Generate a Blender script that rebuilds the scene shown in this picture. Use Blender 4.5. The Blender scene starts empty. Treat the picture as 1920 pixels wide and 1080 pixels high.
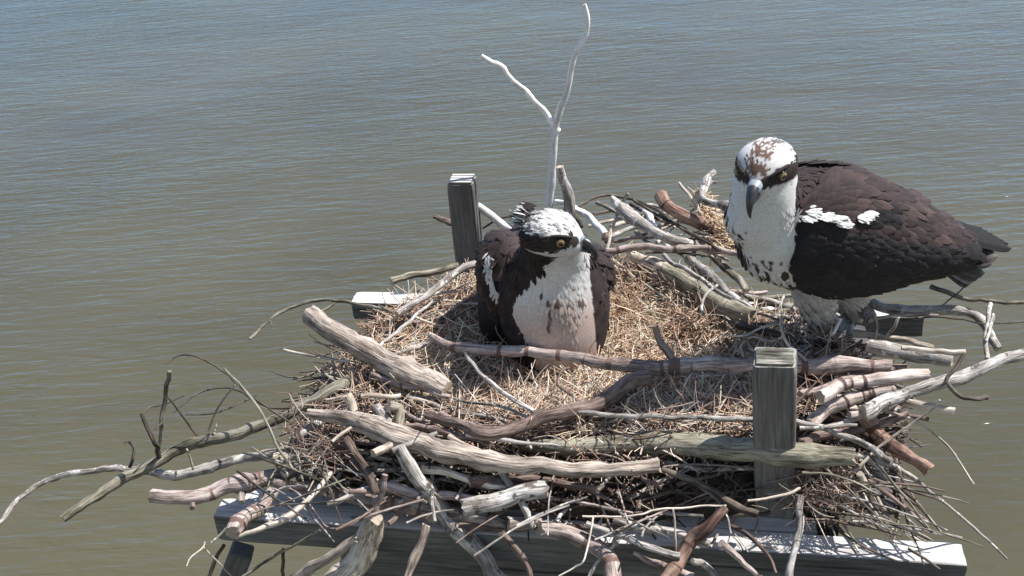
import bpy, math, random
import numpy as np
from mathutils import Vector, Matrix, noise
from mathutils.bvhtree import BVHTree
random.seed(7); np.random.seed(7)
scn = bpy.context.scene
COL = scn.collection
# ------------------------------------------------------------------ camera
F = 2059.0; PIT = math.radians(30); ROLL = math.radians(4.5); H = 0.80
fw = np.array([0, math.cos(PIT), -math.sin(PIT)]); _rt = np.array([1, 0, 0.]); _up = np.cross(_rt, fw)
RT = math.cos(ROLL)*_rt - math.sin(ROLL)*_up; UP = math.sin(ROLL)*_rt + math.cos(ROLL)*_up
CAM = np.array([0, -H/math.tan(PIT), H])
cd = bpy.data.cameras.new('camera'); cam = bpy.data.objects.new('camera', cd); COL.objects.link(cam)
cd.sensor_width = 36; cd.lens = 36*F/1920; cd.clip_start = .05; cd.clip_end = 20000
cam.matrix_world = Matrix(((RT[0], UP[0], -fw[0], CAM[0]), (RT[1], UP[1], -fw[1], CAM[1]), (RT[2], UP[2], -fw[2], CAM[2]), (0, 0, 0, 1)))
scn.camera = cam
# ------------------------------------------------------------------ world + sun
SUN = Vector((0.68, 0.17, 1.04)).normalized()
w = bpy.data.worlds.new("World"); scn.world = w; w.use_nodes = True
nt = w.node_tree; nt.nodes.clear()
sky = nt.nodes.new('ShaderNodeTexSky'); sky.sky_type = 'NISHITA'; sky.sun_disc = False
sky.sun_elevation = math.asin(SUN.z); sky.sun_rotation = math.atan2(SUN.x, SUN.y)
sky.dust_density = .3; sky.air_density = 1.0; sky.ozone_density = 2.0
bg = nt.nodes.new('ShaderNodeBackground'); bg.inputs[1].default_value = 0.112
ow = nt.nodes.new('ShaderNodeOutputWorld')
tcw = nt.nodes.new('ShaderNodeTexCoord'); sxw = nt.nodes.new('ShaderNodeSeparateXYZ'); rw = nt.nodes.new('ShaderNodeValToRGB'); mw = nt.nodes.new('ShaderNodeMix'); mw.data_type = 'RGBA'; mw.blend_type = 'MULTIPLY'; mw.inputs[0].default_value = 1
rw.color_ramp.elements[0].color = (.62, .94, 1.28, 1); rw.color_ramp.elements[0].position = .22; rw.color_ramp.elements[1].color = (1.0, 1.0, 1.0, 1); rw.color_ramp.elements[1].position = .66   # low sky ahead tinted bluer, for the water's reflection
ry = nt.nodes.new('ShaderNodeMapRange'); ry.inputs[1].default_value = -.25; ry.inputs[2].default_value = .45; m2w = nt.nodes.new('ShaderNodeMix'); m2w.data_type = 'RGBA'; m2w.inputs[6].default_value = (1.28, 1.04, .82, 1)   # warm tint added to the unseen sky behind, for fill on shaded fronts
nt.links.new(tcw.outputs['Generated'], sxw.inputs[0]); nt.links.new(sxw.outputs[2], rw.inputs[0]); nt.links.new(sky.outputs[0], mw.inputs[6]); nt.links.new(sxw.outputs[1], ry.inputs[0]); nt.links.new(ry.outputs[0], m2w.inputs[0]); nt.links.new(rw.outputs[0], m2w.inputs[7]); nt.links.new(m2w.outputs[2], mw.inputs[7]); nt.links.new(mw.outputs[2], bg.inputs[0]); nt.links.new(bg.outputs[0], ow.inputs[0])
sl = bpy.data.lights.new('sun', 'SUN'); sl.energy = 5.0; sl.angle = math.radians(.55); sl.color = (1, .95, .88)
so = bpy.data.objects.new('sun', sl); COL.objects.link(so)
so.rotation_euler = (-SUN).to_track_quat('-Z', 'Y').to_euler()
scn.view_settings.view_transform = 'Standard'; scn.view_settings.look = 'None'
scn.view_settings.exposure = 0.68; scn.view_settings.gamma = 1
# ------------------------------------------------------------------ helpers: pixel of the photograph -> point in the place
def ray(px, py): return fw + RT*(px-960)/F - UP*(py-540)/F
def P(px, py, z): d = ray(px, py); return CAM + d*(z-CAM[2])/d[2]          # on the level z
def V(px, py, y): d = ray(px, py); return CAM + d*(y-CAM[1])/d[1]          # on the upright plane y
def mpp(p): return float((np.array(p)-CAM) @ fw)/F                          # metres per pixel there
def sm(a, b, x):
    t = np.clip((x-a)/(b-a), 0, 1); return t*t*(3-2*t)
class MB:
    """collects geometry with a bark coordinate and a colour per vertex"""
    def __init__(s): s.v = []; s.f = []; s.bk = []; s.col = []; s.mi = []
    def add(s, vs, fs, bk=None, col=(1, 1, 1), mi=0):
        o = len(s.v); n = len(vs)
        s.v += [tuple(map(float, q)) for q in vs]; s.f += [tuple(i+o for i in f) for f in fs]; s.mi += [mi]*len(fs)
        s.bk += [tuple(map(float, q)) for q in (bk if bk is not None else vs)]
        s.col += [tuple(c) for c in col] if (len(col) == n and n and hasattr(col[0], '__len__')) else [tuple(col)]*n
    def build(s, name, mats, parent=None, smooth=True, origin=None):
        me = bpy.data.meshes.new(name)
        vs = np.array(s.v, dtype=float).reshape(-1, 3)
        if origin is not None: vs = vs - np.array(origin)
        me.from_pydata(vs.tolist(), [], s.f)
        for m in (mats if isinstance(mats, (list, tuple)) else [mats]): me.materials.append(m)
        me.polygons.foreach_set('material_index', s.mi)
        a = me.attributes.new('bk', 'FLOAT_VECTOR', 'POINT'); a.data.foreach_set('vector', np.array(s.bk, dtype=np.float32).ravel())
        c = np.ones((len(s.v), 4), dtype=np.float32); c[:, :3] = np.array(s.col, dtype=np.float32).reshape(-1, 3)
        a = me.attributes.new('Col', 'FLOAT_COLOR', 'POINT'); a.data.foreach_set('color', c.ravel())
        if smooth: me.polygons.foreach_set('use_smooth', [True]*len(me.polygons))
        me.update()
        ob = bpy.data.objects.new(name, me); COL.objects.link(ob)
        if origin is not None: ob.location = tuple(float(q) for q in origin)
        if parent: ob.parent = parent; ob.matrix_parent_inverse = Matrix()
        return ob
def tag(o, label=None, cat=None, group=None, kind=None):
    if label: o['label'] = label
    if cat: o['category'] = cat
    if group: o['group'] = group
    if kind: o['kind'] = kind
    return o
def empty(name, loc): 
    o = bpy.data.objects.new(name, None); COL.objects.link(o); o.location = tuple(float(q) for q in loc); o.empty_display_size = .05; return o
def spline(pts, step):
    """Catmull-Rom through pts (k,d) resampled about every `step` metres"""
    p = np.array(pts, float)
    if len(p) == 2: p = np.array([p[0], (p[0]*2+p[1])/3, (p[0]+2*p[1])/3, p[1]])
    e = np.vstack([2*p[0]-p[1], p, 2*p[-1]-p[-2]]); out = []
    for i in range(1, len(e)-2):
        L = np.linalg.norm((e[i+1]-e[i])[:3]); n = max(1, int(round(L/step)))
        for k in range(n):
            t = k/n
            out.append(.5*((2*e[i])+(-e[i-1]+e[i+1])*t+(2*e[i-1]-5*e[i]+4*e[i+1]-e[i+2])*t*t+(-e[i-1]+3*e[i]-3*e[i+1]+e[i+2])*t**3))
    out.append(p[-1]); return np.array(out)
def tube(mb, pts, rad, seg=8, rough=.1, col=(1, 1, 1), caps=True, flat=1.0, seed=0., capmi=0, mi=0, knob=0.):
    """tapered, slightly lumpy tube; pts (n,3), rad (n,)"""
    pts = np.array(pts, float); n = len(pts)
    T = np.gradient(pts, axis=0); T /= np.linalg.norm(T, axis=1)[:, None]+1e-12
    a = np.array([0, 0, 1.]) if abs(T[0][2]) < .9 else np.array([1., 0, 0])
    N = np.cross(T[0], a); N /= np.linalg.norm(N)
    vs = []; bk = []; L = 0
    for i in range(n):
        N = N - T[i]*(N @ T[i]); N /= np.linalg.norm(N); B = np.cross(T[i], N)
        if i: L += np.linalg.norm(pts[i]-pts[i-1])
        kb = 1+knob*max(0, noise.noise((seed*3.1+5, L*38, 2.2))-.15)*2
        for k in range(seg):
            th = 2*math.pi*k/seg; c, s_ = math.cos(th), math.sin(th)
            r = rad[i]*kb
            if rough: r *= 1+rough*noise.noise((c*1.3+seed*7.7, s_*1.3, L*55+seed*13.1))*1.6+rough*.5*noise.noise((c*3+seed, s_*3, L*160))
            vs.append(pts[i]+r*(c*N+s_*flat*B)); bk.append((c*rad[i]+seed*.37, s_*rad[i]+seed*.11, L+seed))
    fs = [(i*seg+k, i*seg+(k+1) % seg, (i+1)*seg+(k+1) % seg, (i+1)*seg+k) for i in range(n-1) for k in range(seg)]
    mb.add(vs, fs, bk, col, mi)
    if caps:
        for i, sgn in ((0, -1), (n-1, 1)):
            o = len(mb.v); r0 = vs[i*seg:(i+1)*seg]
            c = pts[i]+T[i]*sgn*rad[i]*.05
            if len(r0) >= 12:
                for k in range(seg):
                    q = T[i]*sgn*rad[i]*(.55*noise.noise((k*.9+seed*5, seed*3, 1.))+.25*noise.noise((k*2.7, seed*3, 4.))); mb.v[len(mb.v)-n*seg-(seg+1 if i else 0)+i*seg+k] = tuple(np.array(r0[k])+q); r0[k] = r0[k]+q
            mb.add(list(r0)+[c], [((k, (k+1) % seg, seg) if sgn > 0 else ((k+1) % seg, k, seg)) for k in range(seg)], list(bk[i*seg:(i+1)*seg])+[(0, 0, L*sgn)], col, capmi)
def box(mb, c, ex, ey, ez, bev=.0, grain=0):
    """bevelled box, c centre, ex/ey/ez half vectors, with extra cuts so that the bevel follows; grain = index of the long axis"""
    ex, ey, ez = [np.array(q, float) for q in (ex, ey, ez)]; c = np.array(c, float)
    le = [np.linalg.norm(q) for q in (ex, ey, ez)]; ax = [ex/le[0], ey/le[1], ez/le[2]]
    b = bev or min(le)*.06
    vs = []; idx = {}; fs = []
    def pt(q):
        k = tuple(round(t, 6) for t in q)
        if k not in idx:
            idx[k] = len(vs); vs.append(c+sum(ax[i]*q[i] for i in range(3)))
        return idx[k]
    import itertools
    for i in range(3):
        j, k = (i+1) % 3, (i+2) % 3
        for s_ in (-1, 1):
            q = []
            for (sj, sk) in ((-1, -1), (1, -1), (1, 1), (-1, 1)):
                p_ = [0, 0, 0]; p_[i] = s_*le[i]; p_[j] = sj*(le[j]-b); p_[k] = sk*(le[k]-b); q.append(pt(p_))
            fs.append(tuple(q) if s_ > 0 else tuple(q[::-1]))
    for i in range(3):
        j, k = (i+1) % 3, (i+2) % 3
        for sj in (-1, 1):
            for sk in (-1, 1):
                q = []
                for (t, w_) in ((-1, 0), (1, 0), (1, 1), (-1, 1)):
                    p_ = [0, 0, 0]; p_[i] = t*(le[i]-b)
                    p_[j] = sj*(le[j]-(0 if w_ else b)); p_[k] = sk*(le[k]-(b if w_ else 0)); q.append(pt(p_))
                fs.append(tuple(q) if sj*sk < 0 else tuple(q[::-1]))
    for s3 in itertools.product((-1, 1), repeat=3):
        q = []
        for i in range(3):
            p_ = [s3[m]*(le[m]-(0 if m == i else b)) for m in range(3)]; q.append(pt(p_))
        fs.append(tuple(q) if s3[0]*s3[1]*s3[2] > 0 else tuple(q[::-1]))
    A = [ax[(grain+1) % 3], ax[(grain+2) % 3], ax[grain]]; off = np.array([c[0]*3.3, c[1]*5.1, c[2]*7.7])
    mb.add(vs, fs, [np.array([(v-c)@A[0], (v-c)@A[1], (v-c)@A[2]])+off for v in vs])
def plank(mb, c, ex, ey, ez, bev=.003, grain=0, amp=.0009):
    """weathered timber: rounded section swept along its long axis with worn, slightly wavy faces and chipped ends"""
    V3 = [np.array(q, float) for q in (ex, ey, ez)]; g = V3[grain]; a, b_ = V3[(grain+1) % 3], V3[(grain+2) % 3]; c = np.array(c, float)
    L, la, lb = [np.linalg.norm(q) for q in (g, a, b_)]; g, a, b_ = g/L, a/la, b_/lb
    sec = []
    for sa, sb in ((1, 1), (-1, 1), (-1, -1), (1, -1)):
        for k in range(4):
            th = {(1, 1): 0, (-1, 1): 90, (-1, -1): 180, (1, -1): 270}[(sa, sb)]+k*30; sec.append((sa*(la-bev)+bev*math.cos(math.radians(th)), sb*(lb-bev)+bev*math.sin(math.radians(th))))
    s2 = []
    for i in range(16):
        p0, p1 = np.array(sec[i]), np.array(sec[(i+1) % 16]); m_ = max(1, int(np.linalg.norm(p1-p0)/.006)); s2 += [p0+(p1-p0)*k/m_ for k in range(m_)]
    n_ = len(s2); rows = max(2, int(2*L/.01)); vs = []; bk = []; off = np.array([c[0]*3.3, c[1]*5.1, c[2]*7.7])
    for r in range(rows+1):
        t = -L+2*L*r/rows; en = min(r, rows-r)
        for q in s2:
            k = 1-(.05 if en == 0 else 0); w_ = amp*(noise.noise((q[0]*60+off[0], q[1]*60+off[1], t*9))+1.2*noise.noise((q[0]*300, q[1]*300+off[2], t*5)))
            rr = q*k*(1+w_/max(.004, np.linalg.norm(q))); ch = (.0015*noise.noise((q[0]*200, q[1]*200, off[0])) if en == 0 else 0)
            vs.append(c+g*(t+ch)+a*rr[0]+b_*rr[1]); bk.append(np.array([q[0], q[1], t])+off)
    fs = [(r*n_+k, r*n_+(k+1) % n_, (r+1)*n_+(k+1) % n_, (r+1)*n_+k) for r in range(rows) for k in range(n_)]
    if np.cross(a, b_) @ g < 0: fs = [f[::-1] for f in fs]
    e0, e1 = tuple(range(n_))[::-1], tuple(rows*n_+k for k in range(n_))
    if np.cross(a, b_) @ g < 0: e0, e1 = e0[::-1], e1[::-1]
    mb.add(vs, fs+[e0, e1], bk)
# ------------------------------------------------------------------ materials
def mat(name):
    m = bpy.data.materials.new(name); m.use_nodes = True; n = m.node_tree; n.nodes.clear()
    o = n.nodes.new('ShaderNodeOutputMaterial'); b = n.nodes.new('ShaderNodeBsdfPrincipled'); n.links.new(b.outputs[0], o.inputs[0])
    return m, n, b
def N(n, t, **k):
    x = n.nodes.new(t)
    for a, v in k.items():
        if a.startswith('i'): x.inputs[int(a[1:])].default_value = v
        else: setattr(x, a, v)
    return x
def ramp(n, stops):
    r = n.nodes.new('ShaderNodeValToRGB'); e = r.color_ramp.elements
    while len(e) < len(stops): e.new(.5)
    for q, (p_, c) in zip(e, stops): q.position = p_; q.color = (*c, 1)
    return r
def noise_tex(n, src, scale, det=3, rgh=.6, vec=(1, 1, 1)):
    mp = n.nodes.new('ShaderNodeMapping'); mp.inputs[3].default_value = vec; n.links.new(src, mp.inputs[0])
    t = n.nodes.new('ShaderNodeTexNoise'); t.inputs['Scale'].default_value = scale; t.inputs['Detail'].default_value = det; t.inputs['Roughness'].default_value = rgh
    n.links.new(mp.outputs[0], t.inputs['Vector']); return t
def bark(name, c0, c1, c2, bands=None, streak=1.0, lichen=None, bump=.5, grime=.85):
    """c0 dark, c1 main, c2 light; cylindrical bark coordinate keeps the grain along the stick"""
    m, n, b = mat(name)
    at = N(n, 'ShaderNodeAttribute', attribute_name='bk'); s_ = at.outputs['Vector']
    t1 = noise_tex(n, s_, 45, 4, .65, (1, 1, .35))
    t2 = noise_tex(n, s_, 330, 3, .7, (1, 1, .10*streak))
    mx = N(n, 'ShaderNodeMath', operation='ADD'); n.links.new(t1.outputs[0], mx.inputs[0]); n.links.new(t2.outputs[0], mx.inputs[1])
    hf = N(n, 'ShaderNodeMath', operation='MULTIPLY', i1=.5); n.links.new(mx.outputs[0], hf.inputs[0])
    r = ramp(n, [(.38, c0), (.47, tuple(q*.92 for q in c1)), (.57, c2)]); n.links.new(hf.outputs[0], r.inputs[0]); out = r.outputs[0]
    tk = noise_tex(n, s_, 520, 2, .6, (1, 1, .05)); rk = ramp(n, [(.36, (.30, .28, .27)), (.43, (1, 1, 1))]); n.links.new(tk.outputs[0], rk.inputs[0])          # drying cracks
    tf = noise_tex(n, s_, 26, 4, .7, (1, 1, .6)); rf = ramp(n, [(.38, (.60, .57, .55)), (.50, (1, 1, 1))]); n.links.new(tf.outputs[0], rf.inputs[0])             # grime and bark remnants
    for rr_ in (rk, rf):
        mq = N(n, 'ShaderNodeMix', data_type='RGBA', blend_type='MULTIPLY'); mq.inputs[0].default_value = grime
        n.links.new(out, mq.inputs[6]); n.links.new(rr_.outputs[0], mq.inputs[7]); out = mq.outputs[2]
    if bands:
        t3 = noise_tex(n, s_, 1, 2, .5, (9, 9, bands[0])); rr = ramp(n, [(bands[1], (0, 0, 0)), (bands[1]+.035, (1, 1, 1))]); n.links.new(t3.outputs[0], rr.inputs[0])
        mm = N(n, 'ShaderNodeMix', data_type='RGBA'); mm.inputs[6].default_value = (*bands[2], 1)
        n.links.new(rr.outputs[0], mm.inputs[0]); n.links.new(out, mm.inputs[7]); out = mm.outputs[2]
    if lichen:
        t4 = noise_tex(n, s_, 70, 3, .7); r4 = ramp(n, [(.56, (0, 0, 0)), (.62, (1, 1, 1))]); n.links.new(t4.outputs[0], r4.inputs[0])
        mm = N(n, 'ShaderNodeMix', data_type='RGBA'); mm.inputs[7].default_value = (*lichen, 1)
        n.links.new(r4.outputs[0], mm.inputs[0]); n.links.new(out, mm.inputs[6]); out = mm.outputs[2]
    oi = N(n, 'ShaderNodeObjectInfo'); hv = N(n, 'ShaderNodeHueSaturation'); ma = N(n, 'ShaderNodeMapRange', i3=.82, i4=1.15)
    n.links.new(oi.outputs['Random'], ma.inputs[0]); n.links.new(ma.outputs[0], hv.inputs['Value']); n.links.new(out, hv.inputs['Color'])
    n.links.new(hv.outputs[0], b.inputs['Base Color'])
    b.inputs['Roughness'].default_value = .82; b.inputs['Specular IOR Level'].default_value = .3
    bp = N(n, 'ShaderNodeBump'); bp.inputs['Strength'].default_value = bump; bp.inputs['Distance'].default_value = .005
    n.links.new(hf.outputs[0], bp.inputs['Height']); n.links.new(bp.outputs[0], b.inputs['Normal'])
    return m
M = {}
M['grey'] = bark('grey_bark', (.10, .088, .08), (.27, .245, .225), (.42, .39, .37), lichen=(.5, .5, .47))
M['pale'] = bark('pale_wood', (.20, .16, .125), (.46, .40, .33), (.66, .60, .53))
M['pink'] = bark('pinkish_bark', (.11, .085, .078), (.30, .24, .22), (.48, .41, .385), bands=(80, .36, (.14, .09, .075)))
M['brown'] = bark('brown_bark', (.045, .03, .025), (.13, .092, .078), (.26, .20, .175))
M['red'] = bark('reddish_bark', (.08, .045, .035), (.22, .13, .10), (.37, .26, .21), bands=(110, .38, (.08, .045, .035)))
M['birch'] = bark('banded_bark', (.26, .20, .18), (.55, .46, .42), (.74, .67, .62), bands=(75, .385, (.09, .06, .055)))
M['white'] = bark('bleached_twig', (.55, .53, .52), (.84, .82, .81), (.9, .89, .89), bump=.2, grime=.25)
M['olive'] = bark('olive_bark', (.06, .052, .035), (.17, .155, .115), (.33, .31, .25))
M['dark'] = bark('dark_twig', (.02, .016, .013), (.07, .055, .045), (.15, .125, .105))
M['lichen'] = bark('lichen_bark', (.14, .125, .115), (.36, .34, .32), (.6, .58, .56), lichen=(.12, .10, .09), bump=.9)
M['weather'] = bark('weathered_log', (.10, .08, .07), (.34, .28, .24), (.58, .50, .43), streak=.5, bump=1.)
M['cut'] = bark('cut_wood', (.28, .2, .14), (.52, .42, .32), (.68, .6, .5))
def timber(name, c0, c1, c2, top=None):
    m, n, b = mat(name)
    at = N(n, 'ShaderNodeAttribute', attribute_name='bk'); s_ = at.outputs['Vector']
    t1 = noise_tex(n, s_, 14, 3, .6, (1, 1, .3)); t2 = noise_tex(n, s_, 260, 5, .75, (1, 1, .06)); t3 = noise_tex(n, s_, 90, 2, .6, (1, 1, .02))
    mx = N(n, 'ShaderNodeMath', operation='ADD'); n.links.new(t1.outputs[0], mx.inputs[0]); n.links.new(t2.outputs[0], mx.inputs[1])
    hf = N(n, 'ShaderNodeMath', operation='MULTIPLY', i1=.5); n.links.new(mx.outputs[0], hf.inputs[0])
    r = ramp(n, [(.36, c0), (.48, c1), (.6, c2)]); n.links.new(hf.outputs[0], r.inputs[0])
    r3 = ramp(n, [(.33, (.35, .34, .33)), (.38, (1, 1, 1))]); n.links.new(t3.outputs[0], r3.inputs[0])
    mm = N(n, 'ShaderNodeMix', data_type='RGBA', blend_type='MULTIPLY'); mm.inputs[0].default_value = 1
    n.links.new(r.outputs[0], mm.inputs[6]); n.links.new(r3.outputs[0], mm.inputs[7]); out = mm.outputs[2]
    if top:     # faces turned upward get a paler tone
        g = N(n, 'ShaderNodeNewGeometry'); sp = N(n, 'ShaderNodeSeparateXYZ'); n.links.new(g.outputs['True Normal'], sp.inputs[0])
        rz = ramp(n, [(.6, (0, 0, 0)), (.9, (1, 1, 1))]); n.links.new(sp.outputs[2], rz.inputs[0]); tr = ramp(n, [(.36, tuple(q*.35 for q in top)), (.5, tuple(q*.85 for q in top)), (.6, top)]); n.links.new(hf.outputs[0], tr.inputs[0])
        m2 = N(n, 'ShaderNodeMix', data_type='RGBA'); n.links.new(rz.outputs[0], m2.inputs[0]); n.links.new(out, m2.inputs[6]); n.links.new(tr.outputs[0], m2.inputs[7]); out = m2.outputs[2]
    n.links.new(out, b.inputs['Base Color'])
    b.inputs['Roughness'].default_value = .85; b.inputs['Specular IOR Level'].default_value = .25
    bp = N(n, 'ShaderNodeBump'); bp.inputs['Strength'].default_value = .7; bp.inputs['Distance'].default_value = .002
    n.links.new(t2.outputs[0], bp.inputs['Height']); n.links.new(bp.outputs[0], b.inputs['Normal'])
    return m
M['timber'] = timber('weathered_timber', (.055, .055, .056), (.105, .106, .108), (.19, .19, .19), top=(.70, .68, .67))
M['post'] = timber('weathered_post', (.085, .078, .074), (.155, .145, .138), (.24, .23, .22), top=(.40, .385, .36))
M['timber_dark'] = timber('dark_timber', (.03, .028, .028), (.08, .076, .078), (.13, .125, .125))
M['end_grain'] = bark('mossy_end_grain', (.05, .05, .04), (.17, .165, .135), (.40, .385, .34))
def attr_mat(name, rough=.85, nscale=300, amt=.35, spec=.2, sheen=0.):
    m, n, b = mat(name)
    a = N(n, 'ShaderNodeAttribute', attribute_name='Col')
    t = N(n, 'ShaderNodeTexNoise'); tc = N(n, 'ShaderNodeTexCoord'); n.links.new(tc.outputs['Object'], t.inputs['Vector']); t.inputs['Scale'].default_value = nscale; t.inputs['Detail'].default_value = 3
    mr = N(n, 'ShaderNodeMapRange', i1=.25, i2=.75, i3=1-amt, i4=1+amt*.6); n.links.new(t.outputs[0], mr.inputs[0])
    vm = N(n, 'ShaderNodeVectorMath', operation='SCALE'); n.links.new(a.outputs['Color'], vm.inputs[0]); n.links.new(mr.outputs[0], vm.inputs['Scale'])
    n.links.new(vm.outputs[0], b.inputs['Base Color']); b.inputs['Roughness'].default_value = rough; b.inputs['Specular IOR Level'].default_value = spec
    if sheen: b.inputs['Sheen Weight'].default_value = sheen
    return m
M['feather'] = attr_mat('feather', .8, 420, .22, .2)
M['straw'] = attr_mat('dry_straw', .75, 200, .3, .35)
M['bill'] = attr_mat('bill_horn', .35, 200, .1, .5)
M['eye'] = attr_mat('eye', .08, 100, .02, .6)
M['foot'] = attr_mat('scaly_foot', .7, 900, .4, .3)
# ------------------------------------------------------------------ water
m, n, b = mat('water')
tc = N(n, 'ShaderNodeTexCoord'); src = tc.outputs['Object']
def wavetex(scale, rot, sx, sy, det=2, dist=.4):
    mp = n.nodes.new('ShaderNodeMapping'); mp.inputs[2].default_value = (0, 0, math.radians(rot)); mp.inputs[3].default_value = (sx, sy, 1); n.links.new(src, mp.inputs[0])
    t = n.nodes.new('ShaderNodeTexNoise'); t.inputs['Scale'].default_value = scale; t.inputs['Detail'].default_value = det; t.inputs['Distortion'].default_value = dist
    n.links.new(mp.outputs[0], t.inputs['Vector']); return t.outputs[0]
w1 = wavetex(1.0, -7, 2.2, 11, 3, .7); w2 = wavetex(1.0, 6, 6, 23, 2, .5); w3 = wavetex(1.0, -20, .5, 2.0, 2, .3)
a1 = N(n, 'ShaderNodeMath', operation='MULTIPLY_ADD', i1=.45); n.links.new(w2, a1.inputs[0]); n.links.new(w1, a1.inputs[2])
a2 = N(n, 'ShaderNodeMath', operation='MULTIPLY_ADD', i1=.8); n.links.new(w3, a2.inputs[0]); n.links.new(a1.outputs[0], a2.inputs[2])
bp = N(n, 'ShaderNodeBump'); bp.inputs['Strength'].default_value = 1.; bp.inputs['Distance'].default_value = .016
w4 = wavetex(.35, 12, 1, 1.8, 2, .8); mr4 = N(n, 'ShaderNodeMapRange', i1=.35, i2=.65, i3=.7, i4=1.25); n.links.new(w4, mr4.inputs[0])     # gusts: calmer and rougher patches
w5 = wavetex(1.0, -16, .9, 4.2, 1, .2); a4 = N(n, 'ShaderNodeMath', operation='MULTIPLY_ADD', i1=.3); n.links.new(w5, a4.inputs[0]); n.links.new(a2.outputs[0], a4.inputs[2])
a3 = N(n, 'ShaderNodeMath', operation='MULTIPLY'); n.links.new(a4.outputs[0], a3.inputs[0]); n.links.new(mr4.outputs[0], a3.inputs[1])
n.links.new(a3.outputs[0], bp.inputs['Height']); n.links.new(bp.outputs[0], b.inputs['Normal'])
pt = wavetex(.22, 20, 1, 1.6, 3, .6); rr = ramp(n, [(.35, (.070, .064, .038)), (.65, (.088, .081, .050))]); n.links.new(pt, rr.inputs[0])
n.links.new(rr.outputs[0], b.inputs['Base Color'])
b.inputs['Roughness'].default_value = .16; b.inputs['IOR'].default_value = 1.33
WZ = -3.0
wm = MB(); wm.add([(-4000, -1500, WZ), (4000, -1500, WZ), (4000, 6000, WZ), (-4000, 6000, WZ)], [(0, 1, 2, 3)])
wo = wm.build('water', m, smooth=False); tag(wo, 'murky olive brown river water with small wind ripples', kind='structure')
# ------------------------------------------------------------------ platform
EX = np.array([math.cos(math.radians(-11.7)), math.sin(math.radians(-11.7)), 0.]); EY = np.array([-EX[1], EX[0], 0.]); EZ = np.array([0, 0, 1.])
A0 = P(399, 968, -.12)                      # front beam, upper front edge, left end
A1 = P(1812, 1053, -.12); LB = float((A1-A0)@EX)
plat = empty('nest_platform', (A0+A1)/2+EZ*-.12)
tag(plat, 'square platform of grey weathered timber beams with corner posts carrying the stick nest', 'platform')
PO = np.array(plat.location)
def part(name, mb, m, o=plat): 
    return mb.build(name, m, o, origin=PO, smooth=False)
def pbox(name, a, l, d, h, m='timber', bev=.003, grain=0, dz=0):
    """box from upper front left corner a: l along the beam, d backwards, h downwards"""
    b_ = MB(); c = np.array(a)+EX*l/2+EY*d/2-EZ*h/2
    plank(b_, c, EX*l/2, EY*d/2, EZ*h/2, bev, grain); o = part(name, b_, M[m]); o.location = (0, 0, 0); return o
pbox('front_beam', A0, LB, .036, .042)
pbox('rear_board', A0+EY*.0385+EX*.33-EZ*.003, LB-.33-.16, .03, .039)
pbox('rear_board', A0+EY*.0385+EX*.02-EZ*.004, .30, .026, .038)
pbox('lower_beam', A0+EY*.012+EX*.155-EZ*.0445, LB-.165, .036, .07)
B0 = P(658, 566, -.12)
DB = float((B0-A0)@EY); BX = float((B0-A0)@EX)
B1 = P(1735, 603, -.12); LBB = float((B1-B0)@EX)
pbox('back_beam', A0+EX*BX+EY*DB, LBB, .036, .036)
for k, x in enumerate((.12, .34, .56, .74)):
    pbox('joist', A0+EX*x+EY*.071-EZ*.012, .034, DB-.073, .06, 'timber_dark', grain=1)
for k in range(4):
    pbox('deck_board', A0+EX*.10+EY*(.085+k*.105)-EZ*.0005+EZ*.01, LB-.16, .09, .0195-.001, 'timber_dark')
def post(base, top, w_, d_, yaw, mtop, grooves=False):
    base, top = np.array(base), np.array(top); az = (top-base); L = np.linalg.norm(az); az /= L
    ax = np.array([math.cos(yaw), math.sin(yaw), 0]); ax -= az*(ax@az); ax /= np.linalg.norm(ax); ay = np.cross(az, ax)
    b_ = MB(); plank(b_, (base+top)/2, ax*w_/2, ay*d_/2, az*L/2, .005, 2, .0012); o = part('corner_post', b_, M['post']); o.location = (0, 0, 0)
    t = MB()
    if grooves:
        for k in range(4):
            box(t, top+az*.0015+ay*(d_*(-.36+.24*k)), ax*(w_/2-.003), ay*d_*.085, az*.0025, .0008, 0)
    else:
        plank(t, top+az*.0005, ax*(w_/2-.0035), ay*(d_/2-.0035), az*.003, .0022, 0, .002)
    e = t.build('end_grain', M[mtop], o, smooth=False, origin=PO); e.location = (0, 0, 0)
    return o
YB = float(P(885, 560, -.12)[1])
post(V(893, 600, YB), V(866, 338, YB), .042, .036, math.radians(-11), 'timber', True)
YF = float(P(1453, 850, -.04)[1])
post(V(1453, 1000, YF), V(1453, 670, YF), .0475, .042, math.radians(-15), 'end_grain')
# legs down to the water
def beam_between(name, a, b_, w_, m='timber_dark'):
    a, b_ = np.array(a), np.array(b_); z = b_-a; L = np.linalg.norm(z); z /= L; x = np.cross(z, [0, 1, 0]); x /= np.linalg.norm(x); y = np.cross(z, x)
    q = MB(); box(q, (a+b_)/2, x*w_/2, y*w_/2, z*L/2, .003, 2); o = part(name, q, M[m]); o.location = (0, 0, 0)
LG = V(455, 1030, float(A0[1])+.03)
dirl = V(428, 1100, float(A0[1])+.03)-LG; dirl /= -dirl[2]
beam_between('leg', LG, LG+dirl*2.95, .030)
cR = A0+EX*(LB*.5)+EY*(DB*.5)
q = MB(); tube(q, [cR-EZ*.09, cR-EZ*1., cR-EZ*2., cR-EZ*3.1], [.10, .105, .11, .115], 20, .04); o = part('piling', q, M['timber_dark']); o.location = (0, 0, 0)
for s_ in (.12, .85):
    beam_between('brace', A0+EX*(LB*s_)+EY*.3-EZ*.08, cR-EZ*.75, .035)
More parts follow.
